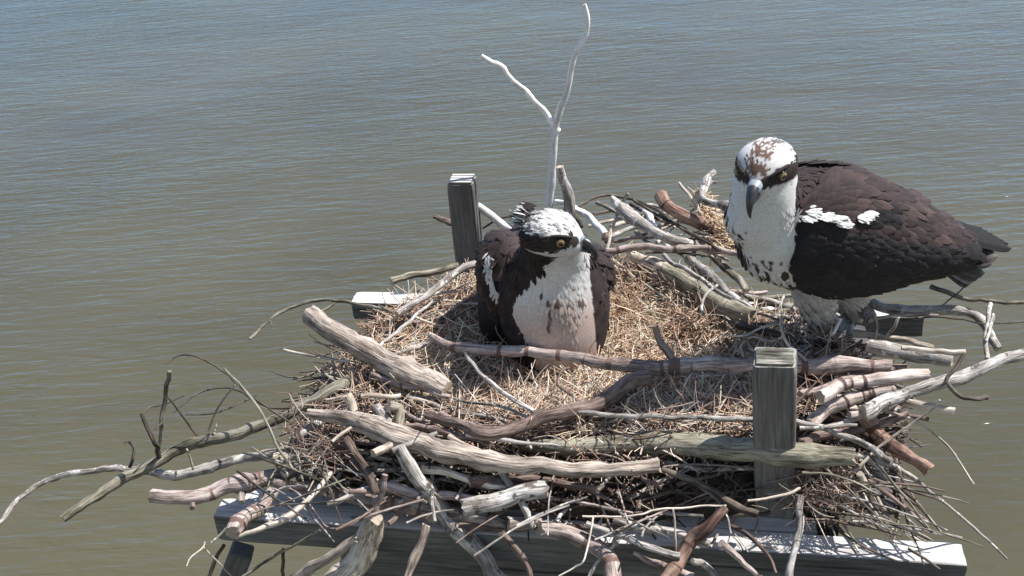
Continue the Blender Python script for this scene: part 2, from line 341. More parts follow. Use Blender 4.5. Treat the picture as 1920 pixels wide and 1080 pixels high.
# ------------------------------------------------------------------ nest mound
CN = np.array(P(1120, 655, -.05))
POLY = [(640, 690), (690, 615), (790, 560), (880, 520), (1000, 480), (1150, 492), (1260, 530), (1380, 590), (1500, 600), (1580, 640), (1590, 700), (1540, 765), (1430, 795), (1250, 810), (1000, 800), (800, 800), (660, 760)]
PW = np.array([P(x, y, -.03)[:2] for x, y in POLY]); PA = np.arctan2(PW[:, 1]-CN[1], PW[:, 0]-CN[0]); PR = np.hypot(PW[:, 0]-CN[0], PW[:, 1]-CN[1])
o_ = np.argsort(PA); PA = PA[o_]; PR = PR[o_]
def prad(th): return np.interp(th, np.concatenate([PA-2*math.pi, PA, PA+2*math.pi]), np.tile(PR, 3))
PROF_T = [0, .45, .75, .92, 1.02, 1.12, 1.25]; PROF_H = [-.062, -.056, -.042, -.035, -.045, -.075, -.125]
def mound(x, y):
    dx, dy = x-CN[0], y-CN[1]; t = math.hypot(dx, dy)/prad(math.atan2(dy, dx))
    h = np.interp(t, PROF_T, PROF_H)
    return h+.010*noise.noise((x*22, y*22, 0))+.006*noise.noise((x*60, y*60, 3)), t
mm_ = MB(); NT, NR = 96, 44; vs = []
for i in range(NR+1):
    t = 1.25*i/NR
    for k in range(NT):
        th = -math.pi+2*math.pi*k/NT; r = prad(th)*t; x, y = CN[0]+r*math.cos(th), CN[1]+r*math.sin(th)
        vs.append((x, y, mound(x, y)[0]-.012))
fs = [(i*NT+k, i*NT+(k+1) % NT, (i+1)*NT+(k+1) % NT, (i+1)*NT+k) for i in range(NR) for k in range(NT)]
mm_.add(vs, fs, col=(.085, .062, .045)); mo = mm_.build('nest_bedding', M['straw']); tag(mo, 'packed dark litter under the straw in the nest bowl', kind='stuff')
# straw lining
def strands(name, n_, sampler, lab, seed):
    rnd = np.random.RandomState(seed); V_, F_, C_ = [], [], []
    o = 0
    for i in range(n_):
        x, y, z, L, r, c, pit, curl, yaw = sampler(rnd)
        d = np.array([math.cos(yaw)*math.cos(pit), math.sin(yaw)*math.cos(pit), math.sin(pit)])
        p = np.array([x, y, z])-d*L*.5
        k = rnd.normal(0, curl, 3); pts = [p.copy()]
        ns = 6
        for s_ in range(ns):
            d = d+k/ns; d[2] -= d[2]*.15; d /= np.linalg.norm(d); p = p+d*L/ns; pts.append(p.copy())
        pts = np.array(pts); sd = np.cross(d, [0.1, .2, 1.]); sd /= np.linalg.norm(sd)+1e-9; up_ = np.cross(sd, d)
        tri = [sd, -.5*sd+.87*up_, -.5*sd-.87*up_]
        for j in range(ns+1):
            rr_ = r*(1-.35*abs(j/ns*2-1)); V_.extend(pts[j]+q*rr_ for q in tri)
        for j in range(ns):
            for q in range(3): F_.append((o+j*3+q, o+j*3+(q+1) % 3, o+(j+1)*3+(q+1) % 3, o+(j+1)*3+q))
        C_ += [c]*(3*(ns+1)); o += 3*(ns+1)
    b_ = MB(); b_.v = [tuple(q) for q in np.array(V_).tolist()]; b_.f = F_; b_.bk = b_.v; b_.col = C_; b_.mi = [0]*len(F_)
    return tag(b_.build(name, M['straw']), lab, kind='stuff')
STR = [(.66, .52, .36), (.74, .61, .44), (.52, .37, .25), (.80, .71, .55), (.38, .26, .18), (.60, .43, .32)]
TWG = [(.30, .22, .18), (.42, .34, .29), (.18, .13, .11), (.50, .42, .36), (.12, .085, .07), (.36, .22, .16)]
def samp_straw(r):
    while 1:
        th = r.uniform(-math.pi, math.pi); t = math.sqrt(r.uniform(0, 1.06)); R_ = prad(th)*t; x, y = CN[0]+R_*math.cos(th), CN[1]+R_*math.sin(th)
        if t < 1 or r.rand() < .5: break
    z = mound(x, y)[0]; c = np.array(STR[r.randint(len(STR))])*r.uniform(.75, 1.15); q = noise.noise((x*14, y*14, 9.)); c = c*(1.2+.45*q)*np.array([1, 1-.25*max(0, -q), 1-.4*max(0, -q)]); c = np.clip(c*np.array([.97, 1, 1.09]), .03, .85)
    return x, y, z+r.uniform(-.012, .009), r.uniform(.02, .08), r.uniform(.0004, .0010), tuple(c), r.normal(0, .26), 1.1, r.uniform(0, 6.28)
strands('straw_lining', 18000, samp_straw, 'golden dry straw and grass lining the nest bowl', 3)
def samp_twig(r):
    th = r.uniform(-math.pi, math.pi); t = r.uniform(.86, 1.2)
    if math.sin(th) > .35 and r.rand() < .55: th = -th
    R_ = prad(th)*t; x, y = CN[0]+R_*math.cos(th), CN[1]+R_*math.sin(th)
    z = mound(x, y)[0]; c = np.array(TWG[r.randint(len(TWG))])*r.uniform(.7, 1.1)
    yaw = th+math.pi/2+r.normal(0, .75)
    if t > 1.03: c = c*.5  # outer twigs darkened in their colour to deepen the shade at the edge
    return x, y, z+r.uniform(-.012, .014), r.uniform(.03, .12), r.uniform(.0006, .0019), tuple(c), r.normal(0, .3), .55, yaw
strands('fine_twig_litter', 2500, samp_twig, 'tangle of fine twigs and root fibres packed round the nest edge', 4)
# ------------------------------------------------------------------ sticks, each a thing of its own
def zz(h, pts):
    """heights for a list of pixels: a number, or (h0, h1) along it, or ('Y', y0[, y1]) upright plane"""
    n_ = len(pts)
    if isinstance(h, tuple) and h[0] == 'Y':
        y0 = h[1]; y1 = h[2] if len(h) > 2 else y0
        return np.array([V(p[0], p[1], y0+(y1-y0)*i/(n_-1)) for i, p in enumerate(pts)])
    if isinstance(h, tuple) and len(h) == n_ and n_ > 2: hs = h
    elif isinstance(h, tuple): hs = [h[0]+(h[-1]-h[0])*i/(n_-1) for i in range(n_)]
    else: hs = [h]*n_
    return np.array([P(p[0], p[1], z) for p, z in zip(pts, hs)])
def stick_mesh(name, pts, w0, w1, m, seed, parent=None, rough=.12, flat=1., knob=0., wig=1., caps='same', wm_=None, origin=None):
    ctr = np.array(pts); n_ = len(ctr)
    ws = [w0+(w1-w0)*i/(n_-1) for i in range(n_)] if wm_ is None else wm_
    r4 = np.array([[ws[i]*mpp(ctr[i])/2] for i in range(n_)])
    rm = float(r4.mean()); sp = spline(np.hstack([ctr, r4]), max(.0035, rm*1.1))
    p = sp[:, :3].copy(); r = np.maximum(sp[:, 3], .0004)
    for i in range(len(p)):
        f_ = min(1, i/3, (len(p)-1-i)/3)
        p[i] += np.array([noise.noise((i*.13+seed*9.1, 1.7, k*5.3)) for k in range(3)])*rm*.9*wig*f_+np.array([noise.noise((i*.45+seed*3.1, 4.7, k*5.3)) for k in range(3)])*rm*.3*wig*f_
    if knob == 0. and rm > .0035: knob = .35
    mb = MB(); seg = 6 if rm < .002 else 8 if rm < .004 else 12 if rm < .008 else 16
    big = rm > .0042
    tube(mb, p, r, seg, rough, flat=flat, seed=seed, capmi=1 if big else 0, knob=knob)
    o = mb.build(name, [M[m], M['cut']] if big else M[m], parent, origin=origin)
    return o, p, r
SEED = [0]
ALLST = []
def stick(name, cat, label, m, w0, w1, h, pts, group=None, twigs=(), **k):
    SEED[0] += 1; sd = SEED[0]*.731
    w = zz(h, pts); org = w[len(w)//2]
    if twigs:
        root = empty(name, org); tag(root, label, cat, group)
        stem, p, r = stick_mesh('stem', w, w0, w1, m, sd, root, origin=org, **k); stem.location = (0, 0, 0)
        for tw in twigs:
            tn, tw0, tw1, th, tp = tw[:5]; tm = tw[5] if len(tw) > 5 else m
            SEED[0] += 1; o, _, _ = stick_mesh(tn, zz(th, tp), tw0, tw1, tm, SEED[0]*.731, root, origin=org); o.location = (0, 0, 0)
    else:
        root, p, r = stick_mesh(name, w, w0, w1, m, sd, None, origin=org, **k); tag(root, label, cat, group)
    ALLST.append((p, r)); return root
S = stick
# back of the nest
S('forked_branch', 'branch', 'tall bleached forked twig standing upright behind the sitting osprey', 'white', 17, 8, ('Y', .20), [(1026, 440), (1028, 395), (1034, 340), (1042, 240), (1060, 180), (1078, 105), (1098, 65), (1100, 30), (1096, 8)], wig=.35, rough=.06,
  twigs=[('side_twig', 12, 7, ('Y', .20), [(1047, 246), (1038, 230), (1022, 210), (1000, 188), (960, 150), (937, 122), (925, 117), (903, 104)])])
S('stub', 'stick', 'short upright grey stub just right of the tall forked twig', 'grey', 24, 14, ('Y', .21), [(1074, 440), (1068, 375), (1056, 335), (1050, 312)])
S('lath', 'stick', 'flat bleached lath slanting between the back post and the sitting osprey', 'white', 15, 15, ('Y', .19), [(880, 376), (920, 404), (962, 440), (985, 458)], rough=.03, wig=.2)
S('stick', 'stick', 'short stick with peeled tip poking out left of the back post', 'brown', 8, 12, ('Y', .24), [(812, 405), (836, 412), (870, 425)])
S('twig', 'twig', 'dark hair thin twig arching over water between back post and osprey', 'dark', 4, 4, ('Y', .23), [(905, 428), (935, 410), (975, 405), (1010, 402)])
S('twig', 'twig', 'dark thin twig arching along the far rim between the two ospreys', 'dark', 5, 7, 0.01, [(1080, 388), (1125, 368), (1165, 370), (1215, 385), (1265, 420), (1310, 447)])
S('stick', 'stick', 'pale peeled stick leaning behind the sitting osprey head', 'white', 8, 14, 0.015, [(1042, 377), (1080, 392), (1105, 410), (1135, 440)])
S('pointed_stick', 'stick', 'grey brown pointed stick rising at left of the far rim', 'grey', 16, 15, (.05, .0, .0), [(1147, 370), (1168, 396), (1208, 424), (1250, 450), (1292, 456), (1330, 452)], wm_=[10, 22, 20, 18, 16, 14])
S('thick_stick', 'stick', 'thick smooth reddish brown stick curving up at the far rim', 'red', 24, 22, (.05, -.01), [(1238, 366), (1255, 392), (1292, 415), (1335, 432), (1400, 462), (1440, 500)])
S('knobbly_branch', 'branch', 'knobbly grey twig end standing beside the breast of the standing osprey', 'lichen', 13, 14, .06, [(1338, 324), (1326, 348), (1316, 372), (1335, 380), (1375, 390)], knob=.8,
  twigs=[('side_twig', 8, 6, .06, [(1322, 350), (1338, 342), (1345, 343)])])
S('twig', 'twig', 'slim pale twig pointing up left at the far rim beside the straw tuft', 'pale', 6, 9, (.07, .01), [(1272, 342), (1292, 368), (1314, 400), (1335, 435)])
S('long_stick', 'stick', 'long pinkish stick lying level from sitting osprey to the standing one', 'pink', 14, 10, .015, [(1128, 472), (1200, 465), (1260, 469), (1330, 467), (1390, 476), (1440, 492)])
S('twig', 'twig', 'pale straight twig standing right of the sitting osprey crown', 'pale', 6, 6, (.06, .0), [(1178, 363), (1156, 402), (1138, 468)])
S('stick', 'stick', 'pale split stick leaning under the grey pointed stick', 'white', 12, 8, .005, [(1204, 385), (1220, 412), (1238, 440), (1262, 470)])
S('twig', 'twig', 'dark twig running down right across the far rim', 'dark', 6, 6, .02, [(1188, 375), (1225, 398), (1270, 424), (1315, 447), (1350, 470)])
S('log', 'log', 'smooth grey tan log slanting down between the two ospreys', 'olive', 30, 38, (-.005, -.02), [(1245, 508), (1290, 532), (1340, 560), (1410, 596)], rough=.05)
S('log', 'log', 'broken pale log end lying above the grey tan log', 'pale', 22, 26, -.01, [(1187, 480), (1215, 492), (1252, 506)])
S('stick', 'stick', 'split pale stick with rough grain lying behind the grey tan log', 'lichen', 20, 12, (.0, -.01), [(1292, 484), (1330, 515), (1370, 550), (1410, 580)], rough=.3)
S('stick', 'stick', 'thin grey stick crossing over the top of the grey tan log', 'grey', 9, 8, .02, [(1245, 478), (1262, 494), (1305, 516), (1350, 548), (1372, 560)])
S('twig', 'twig', 'curved twig hooped over the grey tan log', 'grey', 6, 5, .02, [(1345, 535), (1325, 550), (1315, 575), (1318, 590)])
S('stick', 'stick', 'mossy stick slanting below the breast of the standing osprey', 'olive', 14, 14, -.01, [(1335, 478), (1365, 505), (1400, 545)])
S('stick', 'stick', 'brown stick crossing beneath the far rim sticks on the right', 'brown', 14, 10, -.01, [(1300, 440), (1350, 450), (1400, 470), (1440, 480)])
S('stick', 'stick', 'tan twig curving along the far rim above the long pinkish stick', 'pale', 9, 6, .0, [(1145, 425), (1190, 412), (1235, 402), (1290, 395)])
S('stick', 'stick', 'grey twig crossing left part of the far rim', 'grey', 9, 8, -.005, [(1130, 448), (1180, 430), (1225, 424), (1280, 410)])
S('stick', 'stick', 'pale twig across the far rim ending near the straw tuft', 'pale', 7, 9, .0, [(1235, 412), (1290, 418), (1330, 428), (1370, 426)])
# left rear
S('knobbly_stick', 'stick', 'knobbly dark stick reaching out left below the back post', 'olive', 11, 13, .0, [(733, 527), (765, 516), (805, 510), (858, 498)], knob=.6)
S('dark_stick', 'stick', 'smooth dark grey stick slanting in front of the back post', 'grey', 14, 13, (.02, .0), [(912, 488), (855, 512), (800, 550), (745, 590)])
S('twig', 'twig', 'long thin pale twig slanting over the back beam', 'grey', 6, 7, .01, [(812, 566), (780, 592), (745, 622), (705, 655)])
S('arched_twig', 'twig', 'arched brown twig drooping over the water left of back beam', 'olive', 6, 7, (-.04, .0, .01), [(468, 636), (510, 596), (560, 570), (605, 562), (650, 566), (700, 577), (738, 586)],
  twigs=[('side_twig', 4, 5, .0, [(598, 586), (626, 570)]), ('side_twig', 3, 2, -.02, [(506, 600), (510, 612)])])
S('twig', 'twig', 'short straight pale twig sticking out over water left of nest', 'pale', 5, 6, -.01, [(532, 656), (580, 666), (655, 678)])
S('log', 'log', 'thick pale weathered log pointing up left from nest edge', 'weather', 34, 44, (.02, -.01), [(583, 590), (640, 626), (700, 664), (765, 700), (838, 732)], wm_=[36, 38, 44, 50, 30], rough=.14)
S('splinter', 'stick', 'long splinter lying just below the thick pale log', 'pink', 14, 10, -.01, [(700, 702), (755, 722), (800, 732), (845, 745)])
# left front
S('long_branch', 'branch', 'long curved olive branch with upright side twigs reaching out left', 'olive', 17, 20, (-.10, -.02), [(118, 973), (180, 926), (240, 891), (300, 861), (350, 838), (400, 822), (450, 811), (490, 795), (560, 765), (610, 740), (655, 712)], wm_=[15, 18, 20, 21, 22, 22, 20, 20, 22, 22, 18], knob=.25,
  twigs=[('side_twig', 10, 7, (-.075, -.03, -.01, .0), [(300, 858), (290, 828), (272, 795), (265, 776)], 'dark'), ('side_twig', 8, 9, (-.07, .05), [(296, 850), (303, 800), (311, 742), (318, 696)]),
         ('side_twig', 5, 4, (-.06, -.0), [(372, 820), (345, 782), (316, 746)], 'dark'), ('side_twig', 4, 3, (-.05, .02), [(390, 810), (404, 772), (425, 740), (441, 722)]), ('stub', 5, 3, -.05, [(400, 815), (406, 795)]),
         ('side_twig', 4, 4, -.06, [(350, 842), (358, 862), (362, 880)])])
S('long_branch', 'branch', 'lower bent branch running out to left frame edge', 'grey', 8, 20, (-.16, -.08, -.06), [(-30, 1000), (0, 977), (30, 944), (80, 905), (120, 888), (180, 880), (240, 881), (290, 886), (330, 893), (380, 880), (430, 862), (500, 850), (560, 843), (640, 826)], wm_=[8, 8, 9, 10, 11, 12, 13, 16, 19, 19, 18, 17, 18, 18],
  twigs=[('side_twig', 7, 3, (-.09, -.04), [(243, 876), (249, 858), (251, 840), (241, 829), (232, 830)], 'dark')])
S('straight_twig', 'twig', 'straight thin twig standing across the long olive branch', 'olive', 5, 6, (.05, -.05), [(421, 692), (468, 742), (500, 795), (520, 838), (552, 885)])
S('wiry_twig', 'twig', 'wiry dark twig looping above the long olive branch', 'dark', 3, 4, (-.02, -.01), [(290, 805), (330, 770), (372, 737), (420, 727), (455, 737), (500, 763), (545, 765)])
S('wiry_twig', 'twig', 'wiry dark twig curving low beneath the looping one', 'dark', 3, 3, -.02, [(348, 777), (400, 775), (450, 757), (482, 740)])
S('wiry_twig', 'twig', 'hair thin twig arching highest above the long olive branch', 'dark', 2.5, 4, (.03, 0.), [(312, 682), (335, 667), (372, 670), (420, 698), (470, 742), (540, 790)])
S('wiry_twig', 'twig', 'small wiry twig at the left tip of the tangle', 'dark', 3, 2, -.01, [(266, 776), (280, 764), (300, 760), (322, 752), (345, 742)])
S('stub_log', 'log', 'blunt pinkish log end pointing left below the long branches', 'pink', 26, 28, (-.08, -.09), [(283, 930), (345, 929), (410, 916), (465, 908), (520, 888), (585, 862)], wm_=[26, 27, 30, 34, 28, 20],
  twigs=[('stub', 12, 10, -.09, [(360, 940), (360, 953)]), ('stub', 14, 12, -.09, [(455, 925), (453, 942)])])
S('broken_stick', 'stick', 'broken pale grey stick piece under the bent branch', 'pale', 20, 20, -.06, [(515, 862), (545, 855), (570, 848)])
S('broken_stick', 'stick', 'pale stub sticking out left below the cracked main log', 'pale', 22, 24, -.055, [(590, 846), (620, 834), (648, 822)])
S('stick', 'stick', 'grey stick lying between the blunt pinkish log and pale stub', 'grey', 20, 18, -.075, [(530, 890), (580, 868), (630, 856), (680, 850)])
S('log', 'log', 'pink barked log lying along the left front beam', 'pink', 24, 30, (-.085, -.095), [(515, 905), (590, 918), (680, 932), (760, 947), (850, 965), (950, 985)], wm_=[18, 24, 32, 34, 32, 24])
S('log', 'log', 'curved pink log hanging over the middle of the front beam', 'pink', 28, 34, (-.085, -.085, -.12), [(1012, 992), (1055, 997), (1105, 1016), (1140, 1047), (1150, 1100)], rough=.06)
S('stick', 'stick', 'small pink stick end left of the curved pink log', 'pink', 16, 22, -.085, [(1015, 980), (985, 980), (955, 985)])
S('stub', 'stick', 'pink stub with pale cut end over left front beam', 'pink', 30, 26, (-.07, -.09), [(437, 999), (460, 975), (485, 950), (510, 925)])
S('forked_stick', 'stick', 'peeled forked twig lying over the left end of the front beam', 'pale', 8, 9, (-.075, -.05), [(442, 1006), (480, 996), (535, 972), (570, 945), (598, 915), (622, 886)], wm_=[6, 10, 14, 11, 10, 9],
  twigs=[('side_twig', 14, 5, -.07, [(505, 983), (540, 970), (556, 955)])])
S('twig', 'twig', 'thin twig rising from beam end to blunt pinkish log', 'grey', 4, 5, (-.1, -.04), [(396, 1017), (440, 978), (490, 938), (535, 914), (575, 912)])
S('twig', 'twig', 'thin kinked twig across the left part of the front beam', 'pink', 5, 5, -.06, [(540, 913), (575, 940), (615, 988), (660, 982), (720, 957), (795, 937)])
S('twig', 'twig', 'curved twig hanging in front of the left beam', 'olive', 4, 7, (-.08, -.16), [(600, 994), (562, 1016), (510, 1045), (455, 1082)])
S('twig', 'twig', 'tiny pale twig at the bottom left under the beam end', 'pale', 3, 3, -.12, [(350, 1062), (358, 1045), (380, 1028), (384, 1016)])
S('twig', 'twig', 'short slanted twig below the beam end', 'pale', 3, 3, (-.13, -.2), [(381, 1026), (410, 1055), (438, 1085)])
S('twig', 'twig', 'dark broken twig hanging under the left beam end', 'dark', 7, 8, (-.16, -.2), [(420, 1022), (405, 1050), (392, 1082)])
S('twig', 'twig', 'dark twig hanging down under the left beam', 'dark', 7, 6, (-.16, -.24), [(531, 1030), (530, 1090)])
S('stick', 'stick', 'upright pinkish stick above the thick pale stump', 'pink', 12, 12, (-.02, -.085), [(722, 890), (712, 925), (702, 955), (697, 988)])
S('stump', 'log', 'thick pale peeling stump leaning at the front left of the beam', 'pale', 46, 58, (-.065, -.17), [(706, 972), (699, 1000), (672, 1045), (632, 1100)], wm_=[22, 44, 50, 58], rough=.18)
S('stick', 'stick', 'stripped stick lying alongside the thick pale stump', 'weather', 16, 24, (-.09, -.16), [(668, 1010), (625, 1040), (585, 1065), (550, 1090)])
S('diagonal_stick', 'stick', 'grey speckled stick running diagonally down to the bottom edge', 'lichen', 24, 30, (-.01, -.06, -.075, -.17), [(748, 838), (778, 895), (812, 935), (850, 985), (890, 1035), (945, 1100)], wm_=[20, 26, 28, 32, 30, 32])
S('broken_log', 'log', 'short broken log with rough grey bark beside the diagonal stick', 'lichen', 34, 34, (-.06, -.05), [(868, 952), (915, 938), (970, 926), (1025, 915)], rough=.08)
S('main_log', 'log', 'cracked weathered main log lying along the nest front', 'weather', 30, 34, (-.01, -.035), [(577, 774), (640, 790), (700, 806), (765, 823), (830, 845), (900, 858), (965, 868), (1050, 874), (1140, 874), (1236, 872)], wm_=[16, 30, 42, 44, 38, 36, 32, 28, 26, 28], rough=.16)
S('dark_log', 'log', 'long mossy olive log lying in front of the near post', 'olive', 38, 44, (-.04, -.03), [(975, 836), (1080, 832), (1200, 830), (1300, 834), (1400, 842), (1500, 852), (1600, 857)], wm_=[18, 34, 44, 46, 46, 44, 34])
S('long_stick', 'stick', 'long pinkish grey stick below the sitting osprey reaching the right rim', 'pink', 18, 26, (-.005, .0), [(805, 628), (850, 645), (920, 655), (1000, 661), (1080, 668), (1150, 685), (1250, 687), (1350, 688), (1416, 688), (1490, 684), (1560, 680), (1620, 687), (1672, 686)], wm_=[12, 18, 19, 19, 21, 24, 28, 26, 26, 30, 36, 26, 20], knob=.15)
S('curved_branch', 'branch', 'dark brown curved branch crossing the straw below the long stick', 'brown', 28, 18, (.0, -.01), [(1215, 706), (1150, 738), (1080, 766), (1010, 786), (950, 806), (905, 812), (860, 795), (800, 777)], wm_=[26, 28, 28, 26, 26, 28, 20, 16], knob=.2,
  twigs=[('side_twig', 7, 9, (.02, .0), [(873, 662), (900, 700), (940, 735), (1002, 772)], 'lichen')])
S('stick', 'stick', 'dark stick ending in a burr below the curved brown branch', 'brown', 8, 16, -.02, [(1192, 732), (1150, 757), (1100, 775), (1060, 790)])
S('rod', 'stick', 'long thin grey rod crossing in front of the near post', 'grey', 9, 13, (.0, .02, -.02), [(1085, 773), (1150, 781), (1250, 783), (1350, 785), (1430, 786), (1500, 795), (1560, 809), (1620, 832), (1672, 866)])
S('twig', 'twig', 'thin twig along the dark shadow below the sitting osprey', 'grey', 5, 6, -.01, [(850, 747), (890, 756), (935, 762), (990, 782)])
S('twig', 'twig', 'looped root twig standing in straw below sitting osprey', 'brown', 5, 5, .0, [(1068, 690), (1052, 695), (1046, 722), (1070, 740), (1090, 760)])
S('stick', 'stick', 'dark stick standing in the straw above the long pinkish stick', 'brown', 12, 14, (.03, -.0), [(1228, 612), (1240, 640), (1262, 675)])
S('log', 'log', 'short pale grey stub among sticks at the left front rim', 'grey', 22, 24, (.0, -.03), [(704, 762), (720, 790), (738, 818)])
S('stub', 'stick', 'pale stub with dark side at the left front rim', 'pale', 20, 14, (.0, -.03), [(650, 740), (662, 765), (672, 800)])
S('stick', 'stick', 'dark hooked stub beside the short pale grey stub', 'olive', 22, 14, (.005, -.02), [(728, 762), (748, 768), (752, 790), (746, 822)])
S('stick', 'stick', 'short tan stick lying under the thick pale log', 'pale', 11, 9, -.01, [(678, 744), (710, 746), (752, 742)])
# right side
S('birch_stick', 'stick', 'pale stick with dark bark rings right of the near post', 'birch', 26, 24, (.01, .01), [(1538, 746), (1570, 730), (1610, 716), (1660, 708), (1705, 703), (1742, 703)], rough=.05)
S('birch_stick', 'stick', 'second ringed stick lying just below the pale ringed one', 'birch', 26, 22, (-.02, -.0), [(1520, 798), (1545, 770), (1590, 748), (1640, 738), (1680, 733)], rough=.06)
S('long_branch', 'branch', 'thick grey branch reaching out to right frame edge', 'lichen', 24, 24, (.03, -.0), [(1980, 643), (1920, 665), (1860, 686), (1800, 706), (1745, 728), (1700, 746), (1650, 762), (1620, 776)], wm_=[22, 22, 22, 26, 24, 24, 26, 30], rough=.07)
S('scaly_stick', 'stick', 'reddish scaly bark stick pointing down right over water', 'red', 30, 20, (-.01, -.06), [(1618, 768), (1640, 796), (1672, 826), (1705, 852), (1742, 882)], rough=.3)
S('thick_stick', 'stick', 'smooth grey stick running right from behind the near post', 'grey', 22, 24, .01, [(1625, 648), (1670, 655), (1720, 664), (1785, 676)], wm_=[20, 26, 30, 24], rough=.05)
S('stick', 'stick', 'bleached thin stick end over the smooth grey stick', 'pale', 9, 12, .03, [(1690, 652), (1740, 656), (1810, 661)])
S('dark_twig', 'twig', 'dark forked twig hooked over the grey branch at right', 'dark', 7, 9, (.05, .03, .0), [(1808, 664), (1792, 690), (1776, 712), (1790, 735), (1815, 747), (1852, 745)])
S('curved_stick', 'stick', 'curved grey stick arching out to right below the tail', 'grey', 16, 12, (.0, .0, -.03), [(1610, 560), (1655, 577), (1700, 582), (1770, 577), (1815, 585), (1845, 607), (1862, 638), (1872, 655)], wm_=[14, 18, 22, 20, 16, 15, 14, 13])
S('stick', 'stick', 'long dark ended stick leaving the frame under the tail', 'olive', 10, 8, .0, [(1745, 537), (1790, 553), (1845, 564), (1985, 569)])
S('twig', 'twig', 'upright grey twig crossing the curved stick at right', 'grey', 9, 9, (.03, .02), [(1857, 570), (1852, 610), (1849, 640), (1851, 674)])
S('twig', 'twig', 'short twig crossing beside the upright grey twig', 'grey', 7, 6, .03, [(1862, 590), (1857, 615), (1848, 640)])
S('twig', 'twig', 'hair thin twig trailing right from the back beam', 'dark', 3, 3, -.01, [(1690, 600), (1740, 595), (1800, 598), (1850, 607), (1960, 600)])
S('twig', 'twig', 'tiny thin twig rising under the tail feathers', 'dark', 2.5, 3, (.02, .0), [(1812, 532), (1795, 550), (1768, 572)])
S('twig', 'twig', 'thin twig reaching down right over the water beside near post', 'pale', 5, 4, (-.01, -.1), [(1660, 772), (1700, 782), (1750, 812), (1790, 852), (1826, 908)])
S('twig', 'twig', 'thin twig slanting up right across the scaly stick', 'pale', 6, 4, (-.05, .04), [(1598, 888), (1645, 842), (1700, 800), (1745, 770), (1762, 750)])
S('stick', 'stick', 'short hollow ended stick below the thick grey branch', 'pale', 13, 14, -.02, [(1700, 752), (1740, 762), (1790, 771)])
S('long_twig', 'twig', 'long twig drooping from right rim to lower right corner', 'grey', 9, 4, (-.03, -.05, -.16), [(1640, 850), (1700, 888), (1752, 928), (1800, 968), (1888, 1048)])
S('twig', 'twig', 'drooping twig with side shoots at lower right', 'grey', 8, 4, (-.04, -.14), [(1625, 862), (1675, 905), (1715, 940), (1765, 998)])
S('stick', 'stick', 'tan stubby stick hanging under the right rim', 'pale', 13, 12, (-.05, -.12), [(1612, 888), (1632, 925), (1650, 958)])
S('twig', 'twig', 'thin bent twig hanging right of the mossy log end', 'pale', 6, 5, (-.04, -.09), [(1680, 872), (1690, 892), (1694, 916)])
S('twig', 'twig', 'curved pale twig hanging beneath the mossy log end', 'pale', 6, 5, (-.04, -.11), [(1614, 862), (1628, 890), (1660, 932)])
S('twig', 'twig', 'dark twig lying over the white right end of the front beam', 'dark', 5, 5, (-.09, -.1), [(1572, 996), (1620, 1025), (1680, 1052)])
S('twig', 'twig', 'small forked dark twig at the end of the front beam', 'dark', 5, 6, (-.1, -.11), [(1702, 1028), (1735, 1048), (1762, 1068)])
S('stick', 'stick', 'upright grey stick in front of the right front beam', 'grey', 13, 13, (-.06, -.12), [(1502, 930), (1498, 985), (1490, 1040), (1478, 1095)], rough=.15)
S('branch', 'branch', 'reddish branch with swollen joint at the bottom centre right', 'red', 20, 30, (-.06, -.12), [(1362, 952), (1330, 982), (1305, 1005), (1275, 1045), (1240, 1100)], wm_=[14, 22, 28, 24, 28], knob=.2)
S('stick', 'stick', 'tapering stick running down right at the bottom edge', 'pink', 16, 8, (-.08, -.13), [(1352, 1018), (1385, 1045), (1435, 1090)])
S('stub', 'stick', 'grey stub with pale end at the bottom edge', 'grey', 12, 14, (-.1, -.13), [(1298, 1052), (1325, 1062), (1345, 1090)])
S('forked_twig', 'twig', 'very thin pale forked twig across the dark front boards', 'pale', 4, 4, (-.06, -.06), [(1092, 968), (1160, 969), (1200, 966), (1230, 957), (1300, 950), (1362, 948)],
  twigs=[('side_twig', 4, 3, (-.06, -.1), [(1112, 970), (1107, 1005), (1095, 1050), (1080, 1062), (1048, 1080)]), ('side_twig', 4, 4, (-.06, -.12), [(1262, 955), (1266, 1000), (1270, 1082)]), ('side_twig', 3, 3, -.06, [(1198, 944), (1224, 958)])])
S('stick', 'stick', 'speckled pale stick slanting behind the thin forked twig', 'lichen', 11, 13, (-.08, -.1), [(1100, 982), (1160, 1006), (1220, 1027), (1275, 1044)])
S('stick', 'stick', 'pink split stick at the bottom edge beside the reddish branch', 'pink', 8, 16, (-.1, -.13), [(1188, 1036), (1230, 1056), (1300, 1082)])
S('twig', 'twig', 'short pale twig pointing left in front of the near post base', 'pale', 5, 6, -.05, [(1402, 939), (1440, 935), (1470, 928), (1500, 915)])
S('twig', 'twig', 'thin pale twig arching up by the feet of standing osprey', 'pale', 5, 6, (.04, .01), [(1466, 592), (1466, 620), (1482, 650), (1512, 676)])
S('twig', 'twig', 'curly root twig in the shadow beside the near post top', 'pink', 4, 4, (.02, .01), [(1384, 665), (1392, 645), (1412, 632), (1440, 640), (1466, 633)])
S('twig', 'twig', 'thin twig reaching left out of the standing osprey shadow', 'pale', 3.5, 4, .015, [(1358, 628), (1392, 630), (1425, 616), (1466, 606)])
S('twig', 'twig', 'short bright chip of wood behind the near post top', 'white', 7, 6, (.03, .02), [(1576, 598), (1562, 626)])
S('twig', 'twig', 'thin bent twig standing on the right rim', 'pale', 4, 4, (.03, .0), [(1640, 590), (1645, 612), (1638, 642)])
S('twig', 'twig', 'small forked pale twig before the right end of back beam', 'pale', 7, 6, (.03, .0), [(1684, 594), (1676, 612), (1662, 632)])
